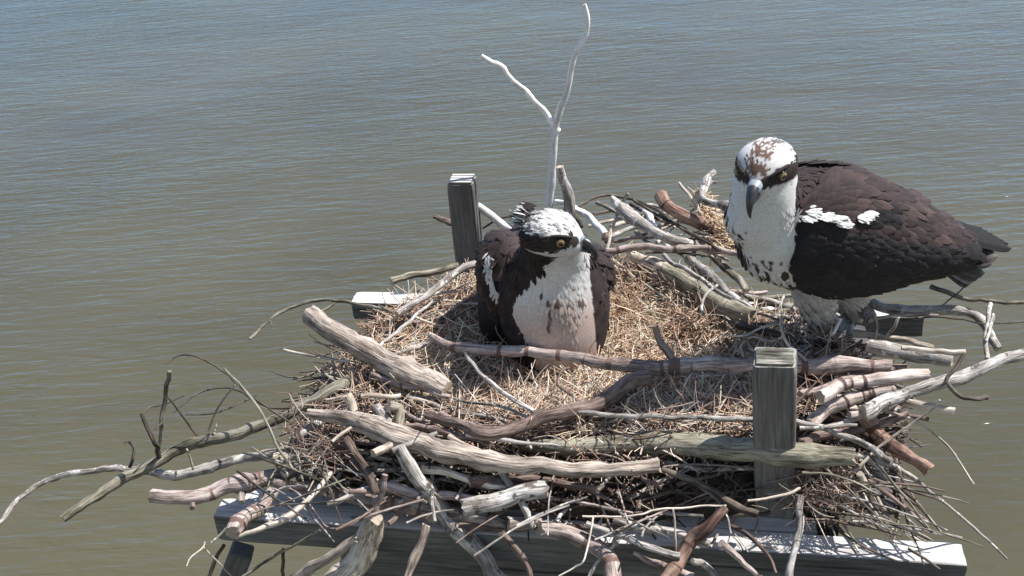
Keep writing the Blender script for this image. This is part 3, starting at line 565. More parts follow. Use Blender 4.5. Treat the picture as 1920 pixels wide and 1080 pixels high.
S('stick', 'stick', 'pinkish twig bundle stick lying above the back beam end', 'pink', 6, 6, .0, [(1640, 598), (1680, 590), (1730, 588), (1760, 592)])
# middle sized sticks in the front tangle
for lab, m_, a_, b_, h_, pts in (
 ('brown stick lying behind the short broken log in the front gap', 'brown', 16, 14, (-.05, -.06), [(880, 905), (960, 898), (1040, 905), (1120, 918)]),
 ('dark stick slanting through the shaded front gap left of the near post', 'dark', 12, 14, (-.04, -.08), [(1240, 880), (1300, 905), (1370, 940), (1420, 965)]),
 ('grey stick leaning down from the cracked main log onto the beam', 'grey', 14, 12, (-.03, -.085), [(930, 868), (960, 910), (985, 955), (1000, 990)]),
 ('pinkish stick crossing under the diagonal grey stick', 'pink', 18, 16, (-.06, -.075), [(700, 905), (770, 925), (850, 928), (930, 950)]),
 ('thin brown stick lying along the rear of the front beam', 'brown', 10, 9, (-.095, -.095), [(860, 985), (950, 992), (1060, 985), (1180, 990)]),
 ('grey split stick reaching over the beam edge near the thick pale stump', 'weather', 18, 12, (-.075, -.12), [(800, 985), (790, 1020), (770, 1055), (760, 1095)]),
 ('dark stick hanging over the beam left of the curved pink log', 'brown', 14, 10, (-.08, -.14), [(940, 1000), (965, 1030), (985, 1060), (1000, 1095)]),
 ('pale twig slanting over the middle of the front beam', 'pale', 8, 7, (-.085, -.13), [(1180, 985), (1150, 1020), (1120, 1055), (1100, 1090)]),
 ('brown twig lying across the beam right of the reddish branch', 'brown', 9, 7, (-.085, -.11), [(1370, 985), (1410, 1010), (1440, 1040), (1455, 1075)]),
 ('grey stick resting on the beam left of the reddish branch', 'grey', 16, 14, (-.085, -.1), [(1150, 975), (1210, 990), (1270, 1000), (1330, 1020)]),
 ('thick brown stick standing out of the left front tangle', 'brown', 18, 14, (-.02, -.06), [(640, 812), (665, 850), (690, 890), (705, 925)]),
 ('pale stick lying between cracked main log and broken log', 'pale', 15, 12, (-.045, -.055), [(790, 880), (850, 888), (905, 905), (950, 915)]),
 ('weathered stick slanting up over the left end of the main log', 'weather', 16, 14, (-.01, -.04), [(700, 850), (740, 830), (790, 800), (830, 775)]),
 ('grey stick under the olive branch at the left nest edge', 'grey', 15, 12, (-.03, -.04), [(560, 815), (610, 790), (670, 775), (720, 770)]),
 ('brown stick lying over the straw left of the curved brown branch', 'brown', 14, 12, (-.02, -.02), [(690, 800), (760, 800), (840, 815), (920, 835)]),
 ('thin grey stick below the long mossy olive log', 'grey', 10, 10, (-.06, -.06), [(1240, 868), (1320, 880), (1400, 878), (1480, 890)]),
 ('brown stick under the ringed sticks at the right rim', 'brown', 18, 14, (-.03, -.03), [(1500, 830), (1560, 815), (1630, 800), (1700, 775)]),
 ('grey stick pointing right below the reddish scaly stick', 'grey', 14, 9, (-.05, -.07), [(1540, 850), (1600, 852), (1660, 868), (1720, 900)]),
 ('pinkish stick between the long pinkish stick and the ringed sticks', 'pink', 16, 12, (-.015, -.01), [(1500, 740), (1560, 720), (1630, 700), (1700, 690)]),
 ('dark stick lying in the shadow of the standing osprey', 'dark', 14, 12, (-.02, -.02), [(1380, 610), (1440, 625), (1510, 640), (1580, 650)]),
 ('pale broken stick by the right end of the back beam', 'pale', 14, 10, (-.01, .0), [(1600, 625), (1650, 632), (1700, 640), (1750, 652)]),
):
    S('stick', 'stick', lab, m_, a_, b_, h_, pts)
# flat bark chip
cb = MB(); cc = [P(x, y, .012) for x, y in ((1600, 560), (1618, 564), (1640, 582), (1645, 594), (1630, 600), (1610, 588))]
cb.add(cc+[q-np.array([0, 0, .005]) for q in cc], [(5, 4, 3, 2, 1, 0), (6, 7, 8, 9, 10, 11)]+[(i, (i+1) % 6, 6+(i+1) % 6, 6+i) for i in range(6)])
tag(cb.build('bark_chip', M['pink'], smooth=False), 'flat pinkish bark chip beside the feet of standing osprey', 'bark chip')
# loose repeats: every one its own object, built in zones
def zone(count, poly_, zr, wr, lr, ang, mats, name, cat, label, group, seed, curl=.25, droop=0.):
    rnd = random.Random(seed); xs = [p[0] for p in poly_]; ys = [p[1] for p in poly_]
    def inside(x, y):
        c = False; n_ = len(poly_)
        for i in range(n_):
            x0, y0 = poly_[i]; x1, y1 = poly_[(i+1) % n_]
            if (y0 > y) != (y1 > y) and x < (x1-x0)*(y-y0)/(y1-y0)+x0: c = not c
        return c
    k = 0
    while k < count:
        x, y = rnd.uniform(min(xs), max(xs)), rnd.uniform(min(ys), max(ys))
        if not inside(x, y): continue
        k += 1
        z = rnd.uniform(*zr); c = np.array(P(x, y, z)); hm, t = mound(c[0], c[1])
        if t < 1.2: c[2] = hm+rnd.uniform(.0, .02); 
        if name == 'chip': c = A0+EX*rnd.uniform(.12, LB-.05)+EY*rnd.uniform(.006, .06)+EZ*.003
        a = math.radians(rnd.gauss(*ang)); L = rnd.uniform(*lr)
        d = np.array([math.cos(a), math.sin(a), rnd.gauss(0, .12) if name != 'chip' else 0]); pts = []; kk = np.array([rnd.gauss(0, curl), rnd.gauss(0, curl), -droop])
        p = c-d*L/2
        for s_ in range(5): pts.append(p.copy()); p = p+d*L/4; d = d+kk/4; d /= np.linalg.norm(d)
        wd = rnd.uniform(*wr); SEED[0] += 1
        root, pp, r = stick_mesh(name, np.array(pts), wd, wd*rnd.uniform(.5, .9), rnd.choice(mats), SEED[0]*.731, None, origin=c)
        tag(root, label, cat, group); ALLST.append((pp, r))
zone(46, [(1130, 400), (1180, 375), (1300, 395), (1400, 470), (1420, 570), (1330, 540), (1200, 490), (1140, 470)], (-.02, .01), (4, 9), (.05, .13), (-25, 40), ['pale', 'grey', 'brown', 'pink', 'dark'], 'small_stick', 'small stick', 'small loose stick woven into the far rim between the ospreys', 'small sticks in the far rim', 11)
zone(20, [(690, 610), (800, 560), (890, 520), (900, 560), (800, 620), (720, 660)], (-.02, .0), (4, 8), (.05, .11), (30, 35), ['pale', 'grey', 'pink', 'olive'], 'small_stick', 'small stick', 'small loose stick at the left rear edge of the nest', 'small sticks at the left rear edge', 12)
zone(52, [(600, 800), (640, 730), (760, 740), (900, 780), (1000, 800), (980, 840), (800, 835), (680, 830)], (-.05, -.01), (5, 12), (.05, .12), (-12, 35), ['pale', 'grey', 'pink', 'weather', 'brown'], 'small_stick', 'small stick', 'small loose stick packed above the cracked main log', 'small sticks above the main log', 13)
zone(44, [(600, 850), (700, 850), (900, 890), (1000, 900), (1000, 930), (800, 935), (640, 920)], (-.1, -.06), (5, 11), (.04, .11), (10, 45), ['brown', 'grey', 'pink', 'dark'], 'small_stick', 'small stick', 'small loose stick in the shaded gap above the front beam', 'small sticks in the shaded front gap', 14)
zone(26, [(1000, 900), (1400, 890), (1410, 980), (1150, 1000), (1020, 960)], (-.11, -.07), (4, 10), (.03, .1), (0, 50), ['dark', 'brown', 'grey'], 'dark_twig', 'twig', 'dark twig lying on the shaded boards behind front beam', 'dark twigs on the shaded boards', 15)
zone(48, [(1490, 690), (1560, 690), (1700, 700), (1700, 760), (1640, 800), (1500, 800)], (-.05, .0), (6, 14), (.04, .13), (12, 35), ['grey', 'brown', 'pink', 'birch', 'dark'], 'small_stick', 'small stick', 'small loose stick wedged right of the near post', 'small sticks right of the near post', 16)
zone(46, [(1500, 880), (1600, 875), (1700, 900), (1740, 970), (1600, 985), (1510, 950)], (-.13, -.06), (3.5, 9), (.05, .12), (-50, 28), ['pale', 'olive', 'grey', 'brown'], 'drooping_twig', 'twig', 'drooping loose twig under the right rim of the nest', 'drooping twigs under the right rim', 17, .2, .5)
zone(26, [(1440, 590), (1600, 600), (1640, 650), (1500, 660), (1380, 640), (1380, 600)], (-.02, .0), (4, 8), (.03, .09), (0, 60), ['brown', 'dark', 'grey', 'pink'], 'small_stick', 'small stick', 'small loose stick round the feet of the standing osprey', 'small sticks round the feet of the standing osprey', 18)
zone(24, [(560, 790), (640, 800), (640, 880), (540, 870)], (-.08, -.03), (3, 7), (.05, .12), (-60, 40), ['olive', 'pale', 'grey'], 'small_twig', 'twig', 'small thin twig in the left front tangle', 'thin twigs in the left front tangle', 19)
zone(14, [(600, 960), (900, 985), (1400, 1000), (1440, 1040), (1000, 1060), (640, 1010)], (-.10, -.09), (3, 8), (.012, .04), (0, 50), ['pale', 'white', 'grey', 'pink'], 'chip', 'wood chip', 'small pale wood chip lying on the front beam', 'pale chips on the front beam', 20)
zone(20, [(1560, 860), (1700, 860), (1770, 950), (1760, 1000), (1620, 980), (1540, 940)], (-.11, -.03), (3, 6), (.07, .14), (-48, 22), ['grey', 'olive', 'brown', 'dark'], 'thin_twig', 'twig', 'long thin drooping twig at the lower right corner of the nest', 'long thin twigs at the lower right corner', 23, .25, .35)
zone(20, [(620, 880), (1000, 900), (1420, 910), (1420, 1000), (1000, 1000), (640, 960)], (-.085, -.05), (3, 7), (.06, .13), (-5, 45), ['grey', 'pink', 'brown', 'brown'], 'thin_twig', 'twig', 'long thin twig tangled along the rear of the front beam', 'long thin twigs along the front beam', 24, .35, .1)
zone(18, [(560, 760), (700, 740), (760, 860), (640, 960), (480, 960)], (-.07, -.02), (3, 6), (.06, .13), (-40, 45), ['grey', 'olive', 'brown', 'dark'], 'thin_twig', 'twig', 'long thin twig in the left front corner of the nest', 'long thin twigs at the left front corner', 25, .35, .1)
zone(20, [(1370, 545), (1520, 560), (1520, 600), (1400, 600)], (-.06, -.03), (6, 12), (.07, .13), (-12, 25), ['grey', 'brown', 'pink', 'olive'], 'small_stick', 'small stick', 'small loose stick lying over the back beam behind the standing osprey feet', 'small sticks over the back beam', 26)
# straw tuft and root tangle
def samp_tuft(r):
    a, b_ = r.rand(), r.normal(0, 1)
    px, py = 1312+a*60+b_*(4+a*14), 362+a*105+abs(b_)*4
    p = P(px, py, .03-.02*a); c = np.array(((.66, .50, .34), (.72, .6, .45), (.5, .34, .22))[r.randint(3)])
    return p[0], p[1], p[2]+r.uniform(-.01, .01), r.uniform(.02, .05), r.uniform(.0006, .0013), tuple(c), r.normal(0, .4), .8, math.radians(-62)+r.normal(0, .5)
strands('straw_tuft', 260, samp_tuft, 'orange tan tuft of stripped fibre at the far rim', 8)
def samp_root(r):
    a = r.rand(); px, py = 1500+a*95+r.normal(0, 18), 905+r.normal(0, 22)+12*a
    p = P(px, py, -.07); c = np.array(TWG[r.randint(len(TWG))])
    return p[0], p[1], p[2]+r.uniform(-.01, .015), r.uniform(.02, .06), r.uniform(.0004, .0009), tuple(c), r.normal(0, .6), 1.2, r.uniform(0, 6.28)
strands('root_tangle', 420, samp_root, 'tangle of fine roots hanging beside the near post base', 9)
def samp_root2(r):
    px, py = 610+r.normal(0, 28), 810+r.normal(0, 28); p = P(px, py, -.04); c = np.array(TWG[r.randint(len(TWG))])
    return p[0], p[1], p[2]+r.uniform(-.015, .015), r.uniform(.02, .07), r.uniform(.0004, .0009), tuple(c), r.normal(0, .6), .9, r.uniform(0, 6.28)
strands('root_tangle', 320, samp_root2, 'tangle of fine roots at the left front end of the nest', 10)
# ------------------------------------------------------------------ birds
def nrm(v): v = np.array(v, float); return v/(np.linalg.norm(v)+1e-12)
def loft(mb, rings, seg=28):
    """rings: (centre, half vector a, half vector b)"""
    vs = []; n_ = len(rings)
    for c, a, b_ in rings:
        for k in range(seg):
            th = 2*math.pi*k/seg; vs.append(np.array(c)+np.array(a)*math.cos(th)+np.array(b_)*math.sin(th))
    fs = [(i*seg+k, i*seg+(k+1) % seg, (i+1)*seg+(k+1) % seg, (i+1)*seg+k) for i in range(n_-1) for k in range(seg)]
    vs += [np.array(rings[0][0]), np.array(rings[-1][0])]; a0 = n_*seg
    fs += [((k+1) % seg, k, a0) for k in range(seg)]+[((n_-1)*seg+k, (n_-1)*seg+(k+1) % seg, a0+1) for k in range(seg)]
    mb.add(vs, fs)
def smooth_rings(rings, sub=4):
    arr = np.array([np.concatenate(r) for r in rings], float); e = np.vstack([2*arr[0]-arr[1], arr, 2*arr[-1]-arr[-2]]); out = []
    for i in range(1, len(e)-2):
        for k in range(sub):
            t = k/sub; out.append(.5*((2*e[i])+(-e[i-1]+e[i+1])*t+(2*e[i-1]-5*e[i]+4*e[i+1]-e[i+2])*t*t+(-e[i-1]+3*e[i]-3*e[i+1]+e[i+2])*t**3))
    out.append(arr[-1]); return [(r[:3], r[3:6], r[6:9]) for r in out]
def axis_rings(keys, up_=(0, 0, 1)):
    """keys: (centre, half height, half width); sections square to the path"""
    c = np.array([k[0] for k in keys], float); T = np.gradient(c, axis=0); out = []
    for i, k in enumerate(keys):
        t = nrm(T[i]); a = nrm(np.cross(t, up_)); b_ = np.cross(a, t); out.append((k[0], a*k[2], b_*k[1]))
    return smooth_rings(out)
def fuse(mb, voxel=.0032, it=6, noise_amp=.0):
    """one continuous watertight surface out of overlapping lofts"""
    me = bpy.data.meshes.new('tmp'); me.from_pydata([tuple(v) for v in mb.v], [], mb.f); ob = bpy.data.objects.new('tmp', me); COL.objects.link(ob)
    r = ob.modifiers.new('r', 'REMESH'); r.mode = 'VOXEL'; r.voxel_size = voxel
    s_ = ob.modifiers.new('s', 'SMOOTH'); s_.factor = .6; s_.iterations = it
    dg = bpy.context.evaluated_depsgraph_get(); ev = ob.evaluated_get(dg); m2 = ev.to_mesh()
    vs = np.array([v.co[:] for v in m2.vertices]); fs = [tuple(p.vertices) for p in m2.polygons]
    ev.to_mesh_clear(); bpy.data.objects.remove(ob); bpy.data.meshes.remove(me)
    return vs, fs
def feather(mb, p, n_, d, L, W, col, lift=.12, edge=1.0, r=random):
    d = nrm(d-n_*(d@n_)); w_ = np.cross(n_, d)
    T_ = (0, .22, .5, .8, 1.0); WD = (.35, .85, 1, .72, .06); vs = []; cs = []
    for t, wd in zip(T_, WD):
        for s_ in (-1, 0, 1):
            up_ = lift*L*math.sin(min(t*1.9, 1.57))+(.0 if s_ else W*.12)
            vs.append(p+d*L*t+w_*s_*W*.5*wd+n_*(up_+.0004)); 
            e = edge if (t > .75 or (s_ and t > .4)) else 1
            if s_ == 0: e *= .93
            cs.append(tuple(np.clip(np.array(col)*e, 0, .85)))
    fs = [(i*3+k, i*3+k+1, (i+1)*3+k+1, (i+1)*3+k) for i in range(4) for k in range(2)]
    mb.add(vs, fs, col=cs)
def clothe(vs, fs, count, colf, flowf, sizef, seed, skip=None):
    """many small overlapping feathers over a surface"""
    rnd = np.random.RandomState(seed); V_ = np.array(vs); mb = MB()
    tri = np.array([(f[0], f[1], f[2]) for f in fs]+[(f[0], f[2], f[3]) for f in fs if len(f) == 4])
    a, b_, c = V_[tri[:, 0]], V_[tri[:, 1]], V_[tri[:, 2]]; cr = np.cross(b_-a, c-a); ar = np.linalg.norm(cr, axis=1); nn = cr/(ar[:, None]+1e-12)
    idx = rnd.choice(len(tri), count, p=ar/ar.sum())
    for i in idx:
        u, v = rnd.rand(2); 
        if u+v > 1: u, v = 1-u, 1-v
        p = a[i]+(b_[i]-a[i])*u+(c[i]-a[i])*v; n_ = nn[i]
        if skip is not None and skip(p, n_): continue
        L, W, lift, edge = sizef(p, n_); d = flowf(p, n_)+rnd.normal(0, .16, 3)
        col = np.array(colf(p, n_, rnd)); 
        wt = col.mean() > .35; feather(mb, p-n_*(.0012 if wt else .0008), n_, d, L*rnd.uniform(.8, 1.2), W*rnd.uniform(.85, 1.15), col*(rnd.uniform(.94, 1.06) if wt else rnd.uniform(.82, 1.15)), lift*rnd.uniform(.5, 1.1)*(.7 if wt else 1), edge)
    return mb
WHITE = np.array((.60, .60, .60)); BROWN = np.array((.034, .024, .024)); DARK = np.array((.014, .013, .015)); RUST = np.array((.20, .12, .09))
def head_frame(f, roll=0.):
    f = nrm(f); l = nrm(np.cross((0, 0, 1), f)); u = np.cross(f, l); c, s_ = math.cos(roll), math.sin(roll)
    return f, c*l+s_*u, -s_*l+c*u
HEADK = [(-.046, -.006, .011, .010), (-.040, -.003, .025, .021), (-.028, .000, .033, .026), (-.010, .001, .037, .0275), (.006, .000, .034, .0255), (.018, -.002, .026, .0205), (.027, -.005, .017, .0155), (.034, -.007, .010, .010)]
def head_rings(hc, fr, k=1.0):
    f, l, u = fr; return smooth_rings([(hc+f*x*k+u*z*k, l*w_*k, u*h_*k) for x, z, w_, h_ in HEADK], 3)
def local(p, hc, fr): d = np.array(p)-hc; return d@fr[0], d@fr[1], d@fr[2]
def head_col(q, k, crown_streak, rnd=None, side_bias=0.):
    x, y, z = q[0]/k, q[1]/k, q[2]/k; ay = abs(y)
    c = WHITE.copy()
    top = np.interp(x, [-.05, -.03, .0, .015, .03, .036], [.006, .010, .0125, .012, .006, .003]); bot = np.interp(x, [-.05, -.03, .0, .018, .03], [-.022, -.018, -.0095, -.007, -.004])
    wob = .003*noise.noise((x*160, y*160, z*160))
    if bot+wob < z < top+wob and ay > .007: c = np.array((.035, .027, .024))
    if x < -.038 and z > -.01: c = c*.25
    if x < -.026 and ay > .014 and z < .012: c = BROWN*1.1
    if x < -.018 and z > .0 and noise.noise((x*60, y*330, z*330)) > .02: c = c*.22+BROWN*.3
    if not crown_streak and z > .012 and x > -.03 and noise.noise((x*90, y*520, 2.)) > .24: c = c*.45+BROWN*.6
    if crown_streak and z > .008 and -.018 < x < .03 and noise.noise((x*110, (y+.01)*420, 5.)) > -.08 and abs(y-side_bias) < .014: c = RUST*.75
    return c
def bill(root, hc, fr, k, loc, ke=None):
    f, l, u = fr
    up_ = [(.024, -.002, .0105, .0100), (.032, -.0015, .0092, .0098), (.040, -.002, .0078, .0090), (.048, -.005, .0062, .0078), (.0545, -.0115, .0046, .0066), (.0575, -.0200, .0030, .0048), (.0565, -.0280, .0016, .0028), (.0540, -.0335, .0004, .0006)]
    c = np.array([hc+f*a*k+u*b_*k for a, b_, _, _ in up_]); T = np.gradient(c, axis=0); rg = []
    for i, (a, b_, w_, h_) in enumerate(up_): t = nrm(T[i]); bb = nrm(np.cross(t, l)); rg.append((c[i], l*w_*k, bb*h_*k*.8))
    mb = MB(); loft(mb, smooth_rings(rg, 4), 16)
    for i, v in enumerate(mb.v):
        x = local(v, hc, fr)[0]/k; z = local(v, hc, fr)[2]/k
        mb.col[i] = tuple(np.array((.26, .30, .34)) if x < .040 and z > -.011 else np.array((.028, .028, .032)))
    b1 = mb.build('beak', M['bill'], root, origin=loc); b1.location = (0, 0, 0)
    lo = MB(); keys = [(.024, -.0125, .0075, .0045), (.034, -.0130, .006, .0045), (.043, -.0145, .0045, .0035), (.050, -.017, .002, .0018)]
    loft(lo, smooth_rings([(hc+f*a*k+u*b_*k, l*w_*k, u*h_*k) for a, b_, w_, h_ in keys], 3), 14); lo.col = [(.05, .05, .055)]*len(lo.v)
    b2 = lo.build('lower_mandible', M['bill'], b1, origin=loc); b2.location = (0, 0, 0)
    k = ke or k
    for s_ in (-1, 1):
        e = MB(); ec = hc+f*.0135*k+l*s_*.0250*k+u*.0042*k; out = nrm(f*.55+l*s_*.85); r_ = .0068*k; vs = []; cs = []
        ax1 = nrm(np.cross(out, u)); ax2 = np.cross(out, ax1)
        for i in range(11):
            th = math.pi*i/10
            for j in range(16):
                ph = 2*math.pi*j/16; d = out*math.cos(th)+(ax1*math.cos(ph)+ax2*math.sin(ph))*math.sin(th); vs.append(ec+d*r_)
                cs.append((.006, .006, .006) if th < .52 else (.26, .17, .06) if th < .86 else (.015, .012, .01))
        fs = [(i*16+j, i*16+(j+1) % 16, (i+1)*16+(j+1) % 16, (i+1)*16+j) for i in range(10) for j in range(16)]
        e.add(vs, fs, col=cs); o = e.build('eye', M['eye'], root, origin=loc); o.location = (0, 0, 0)
        # brow ridge
        br = MB(); pts = [hc+f*x*k+l*s_*y*k+u*z*k for x, y, z in ((.025, .0165, .0085), (.019, .0230, .0118), (.011, .0275, .0125), (.003, .0300, .0110))]
        tube(br, spline(pts, .002), np.full(len(spline(pts, .002)), .0022*k), 8, .05, col=(.03, .025, .02)); q = br.build('brow', M['feather'], root, origin=loc); q.location = (0, 0, 0)
def foot(root, ankle, f, loc, up_from):
    """bare grey foot: shank and four toes with black talons"""
    mb = MB(); f = nrm(f); s_ = np.cross((0, 0, 1), f); pts = spline([up_from, (np.array(up_from)+ankle)/2+f*.003, ankle], .004)
    tube(mb, pts, np.linspace(.0075, .0065, len(pts)), 10, .08, col=(.42, .44, .42))
    o = mb.build('foot', M['foot'], root, origin=loc); o.location = (0, 0, 0)
    for ang, L in ((-32, .036), (2, .042), (36, .036), (178, .030)):
        a = math.radians(ang); d = f*math.cos(a)+s_*math.sin(a)
        p_ = [ankle+np.array([0, 0, .002]), ankle+d*L*.35+np.array([0, 0, .007]), ankle+d*L*.7+np.array([0, 0, .002]), ankle+d*L-np.array([0, 0, .005])]
        sp = spline(p_, .003); t = MB(); tube(t, sp, np.interp(np.linspace(0, 1, len(sp)), [0, .5, 1], [.0062, .0055, .0042]), 10, .15, col=(.40, .42, .40))
        to = t.build('toe', M['foot'], o, origin=loc); to.location = (0, 0, 0)
        q_ = spline([p_[-1]-d*.002, p_[-1]+d*.008+np.array([0, 0, .001]), p_[-1]+d*.013-np.array([0, 0, .007]), p_[-1]+d*.011-np.array([0, 0, .015])], .002)
        tube(t2 := MB(), q_, np.linspace(.0034, .0004, len(q_)), 8, 0, col=(.02, .02, .022)); tl = t2.build('talon', M['bill'], o, origin=loc); tl.location = (0, 0, 0)
def quill(mb, pts, w_, up_, col, tip=.5, edge=1.):
    """long flight feather: a thin cambered vane along pts, with a shaft"""
    sp = spline(pts, .006); n_ = len(sp); vs = []; cs = []; T = np.gradient(sp, axis=0)
    for i in range(n_):
        t = nrm(T[i]); sd = nrm(np.cross(up_, t)); u = np.cross(t, sd); q = i/(n_-1); wd = w_*(.55+.45*min(1, q*3))*(1 if q < .72 else math.sqrt(max(.004, 1-((q-.72)/.28)**2)))
        for k in (-1, -.5, 0, .5, 1): vs.append(sp[i]+sd*k*wd*.5+u*(-.10*abs(k)**2*w_+(.0006 if k == 0 else 0)+.0008)); cs.append(tuple(np.array(col)*(edge if abs(k) == 1 or q > .93 else 1)*(1.5 if k == 0 else 1)*(1+.12*math.sin(i*1.9+k))))
    m_ = len(vs); vs += [v-np.array(up_)*.0012 for v in vs]; cs += cs
    fs = [(i*5+k, i*5+k+1, (i+1)*5+k+1, (i+1)*5+k) for i in range(n_-1) for k in range(4)]
    fs += [tuple(m_+j for j in f[::-1]) for f in fs]
    mb.add(vs, fs, col=cs)
def finish(root, name, vs, fs, colf, mname, loc, parent=None):
    mb = MB(); mb.add(vs, fs, col=[tuple(colf(v)) for v in vs]); o = mb.build(name, M[mname], parent or root, origin=loc); o.location = (0, 0, 0); return o
# ---------------- standing osprey
def standing():
    K = .97; hc = V(1432, 317, -.235); fr = head_frame((-.50, -.85, -.20), .03)
    loc = P(1545, 625, -.05); root = empty('osprey', loc)
    tag(root, 'osprey standing on the right rim with white cap and dark folded wings', 'osprey')
    keys = [(1383, 432, -.205, 30, .020), (1398, 428, -.205, 66, .042), (1432, 425, -.20, 94, .058), (1488, 426, -.19, 110, .068), (1550, 432, -.178, 117, .071), (1615, 442, -.16, 104, .069), (1675, 449, -.142, 82, .058), (1730, 457, -.12, 61, .047), (1775, 463, -.105, 42, .036), (1798, 466, -.098, 26, .024), (1810, 468, -.094, 12, .012)]
    kk = []
    for px, py, Y, h_, w_ in keys: c = V(px, py, Y); kk.append((c, h_*mpp(c)/.97, w_))
    tor = axis_rings(kk)
    mb = MB(); loft(mb, tor, 36)
    nk = [(hc-fr[0]*.012-fr[2]*.004, .034, .035), (V(1434, 352, -.228), .034, .0375), (V(1432, 385, -.222), .038, .040), (V(1430, 415, -.212), .044, .045), (V(1450, 445, -.20), .045, .048)]
    loft(mb, smooth_rings([(c, np.array([w_, 0, 0]), np.array([0, h_, h_*.15])) for c, h_, w_ in nk]), 28)
    loft(mb, head_rings(hc, fr, K), 28)
    f1 = P(1528, 640, -.052); f2 = P(1590, 618, -.052)
    th = []
    for fx, X0, Y0 in ((f1, 1520, -.20), (f2, 1585, -.165)):
        t0 = V(X0, 500, Y0); t1 = np.array(fx)+np.array([0, 0, .030])
        loft(mb, axis_rings([(t0, .036, .032), (t0*.55+t1*.45, .026, .024), (t0*.2+t1*.8, .014, .0135), (t1, .009, .009)], (0, 1, 0)), 20); th.append(t1)
    vs, fs = fuse(mb, .0034, 5)
    ax = nrm(kk[7][0]-kk[2][0]); s0 = kk[0][0]
    SS = [float((k[0]-s0)@ax) for k in kk]; ZZ = [float(k[0][2]) for k in kk]; REC = V(1600, 388, -.205)
    def cf(p, n_=None, rnd=None):
        q = local(p, hc, fr)
        if q[0] > -.047*K and abs(q[1]) < .04*K and q[2] > -.024*K and np.linalg.norm(q) < .055: return head_col(q, K, True, side_bias=-.002)
        s_ = (np.array(p)-s0)@ax; z = p[2]
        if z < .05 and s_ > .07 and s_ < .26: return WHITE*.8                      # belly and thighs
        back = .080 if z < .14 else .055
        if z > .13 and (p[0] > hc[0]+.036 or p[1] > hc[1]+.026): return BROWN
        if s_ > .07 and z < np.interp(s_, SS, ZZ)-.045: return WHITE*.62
        if (p[1] > hc[1]+.012 and z > .10) and s_ > .055: return BROWN*(1.1+.5*noise.noise((p[0]*90, p[1]*90, p[2]*90)))
        if s_ > back: return BROWN if z > .04 or s_ > .27 else WHITE*.8
        sp = noise.noise((p[0]*230, p[1]*230, p[2]*110))
        edge_ = p[0] < hc[0]-.020; low_ = z < .152
        if (low_ or (edge_ and z < .20)) and sp > (.20 if edge_ else .23): return np.array((.06, .045, .04))
        return WHITE
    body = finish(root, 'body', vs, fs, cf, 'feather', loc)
    def flow(p, n_):
        q = local(p, hc, fr)
        if np.linalg.norm(q) < .05: return -fr[0]-fr[2]*.3
        s_ = (np.array(p)-s0)@ax
        return np.array([0.1, 0, -1.])*(1 if s_ < .08 else .3)+ax*(.2 if s_ < .08 else 1.)
    def size(p, n_):
        q = local(p, hc, fr); d = np.linalg.norm(q)
        if d < .05: return .0065, .0022, .06, 1
        if d < .13: return .012, .0045, .11, 1
        s_ = (np.array(p)-s0)@ax
        return (.017, .009, .15, 1.0) if s_ < .1 else (.026, .015, .12, 1.35)
    def noeye(p, n_):
        q = local(p, hc, fr); return (q[0] > .006 and abs(q[1]) > .012 and abs(q[2]-.003) < .009) or q[0] > .027
    pl = clothe(vs, fs, 7500, cf, flow, size, 21, noeye); o = pl.build('plumage', M['feather'], root, origin=loc); o.location = (0, 0, 0)
    bill(root, hc, fr, K, loc)
    for fx, t1 in zip((f1, f2), th): foot(root, fx+np.array([0, 0, .006]), (-.75, -.65, 0), loc, t1)
    # wings: padded shells lying on the flanks
    R_ = tor; nR = len(R_)
    for side in (-1, 1):
        w = MB(); i0, i1 = int(nR*.24), nR-2; grid = []; PH = np.radians(np.linspace(82, -62, 15))
        vsw = []
        for lay in (0, 1):
            for i in range(i0, i1):
                c, a, b_ = R_[i]; t = (i-i0)/(i1-1-i0); lo = np.interp(t, [0, .1, .3, .6, 1], [.30, .75, 1., 1., .8]); hi = np.interp(t, [0, .15, 1], [.5, 1, 1])
                a = a*(1 if (a[1] < 0) == (side < 0) else -1); k = (1.075 if lay == 0 else .96); k2 = 1-.0*t
                for ph in PH:
                    ph2 = ph*(lo if ph < 0 else hi); vsw.append(c+(a*math.cos(ph2)*k+b_*math.sin(ph2)*(k-.03*(lay == 0))))
        nl = (i1-i0)*15; fsw = []
        for i in range(i1-i0-1):
            for j in range(14):
                q = (i*15+j, i*15+j+1, (i+1)*15+j+1, (i+1)*15+j); fsw += [q, tuple(nl+x for x in q[::-1])]
        for i in range(i1-i0-1): fsw += [(i*15, (i+1)*15, nl+(i+1)*15, nl+i*15), (i*15+14, nl+i*15+14, nl+(i+1)*15+14, (i+1)*15+14)]
        for j in range(14): fsw += [(j, nl+j, nl+j+1, j+1), ((i1-i0-1)*15+j, (i1-i0-1)*15+j+1, nl+(i1-i0-1)*15+j+1, nl+(i1-i0-1)*15+j)]
        # orientation
        if side < 0: fsw = [f[::-1] for f in fsw]
        def wc(p, n_=None, rnd=None):
            s_ = (np.array(p)-s0)@ax; h_ = p[2]-np.interp(s_, SS, ZZ)
            v_ = noise.noise((p[0]*45, p[1]*45, p[2]*45)); c = BROWN*(.95+.5*v_)+np.array((.02, .012, .008))*max(0, v_)
            if h_ < .024: c = DARK*(1.3+.4*v_)  # plumage below the sun's terminator coloured darker, shade put into the feathers
            if side < 0 and REC is not None and abs((np.array(p)-REC)@ax) < .030-.4*max(0, (np.array(p)-REC)[2]) and abs((np.array(p)-REC)[2]) < .012: c = DARK*.7  # shade of a recess painted onto the wing as a dark patch
            return np.clip(c, .008, 1)
        wo_ = finish(root, 'wing', vsw, fsw, lambda p: wc(p)*.8, 'feather', loc)
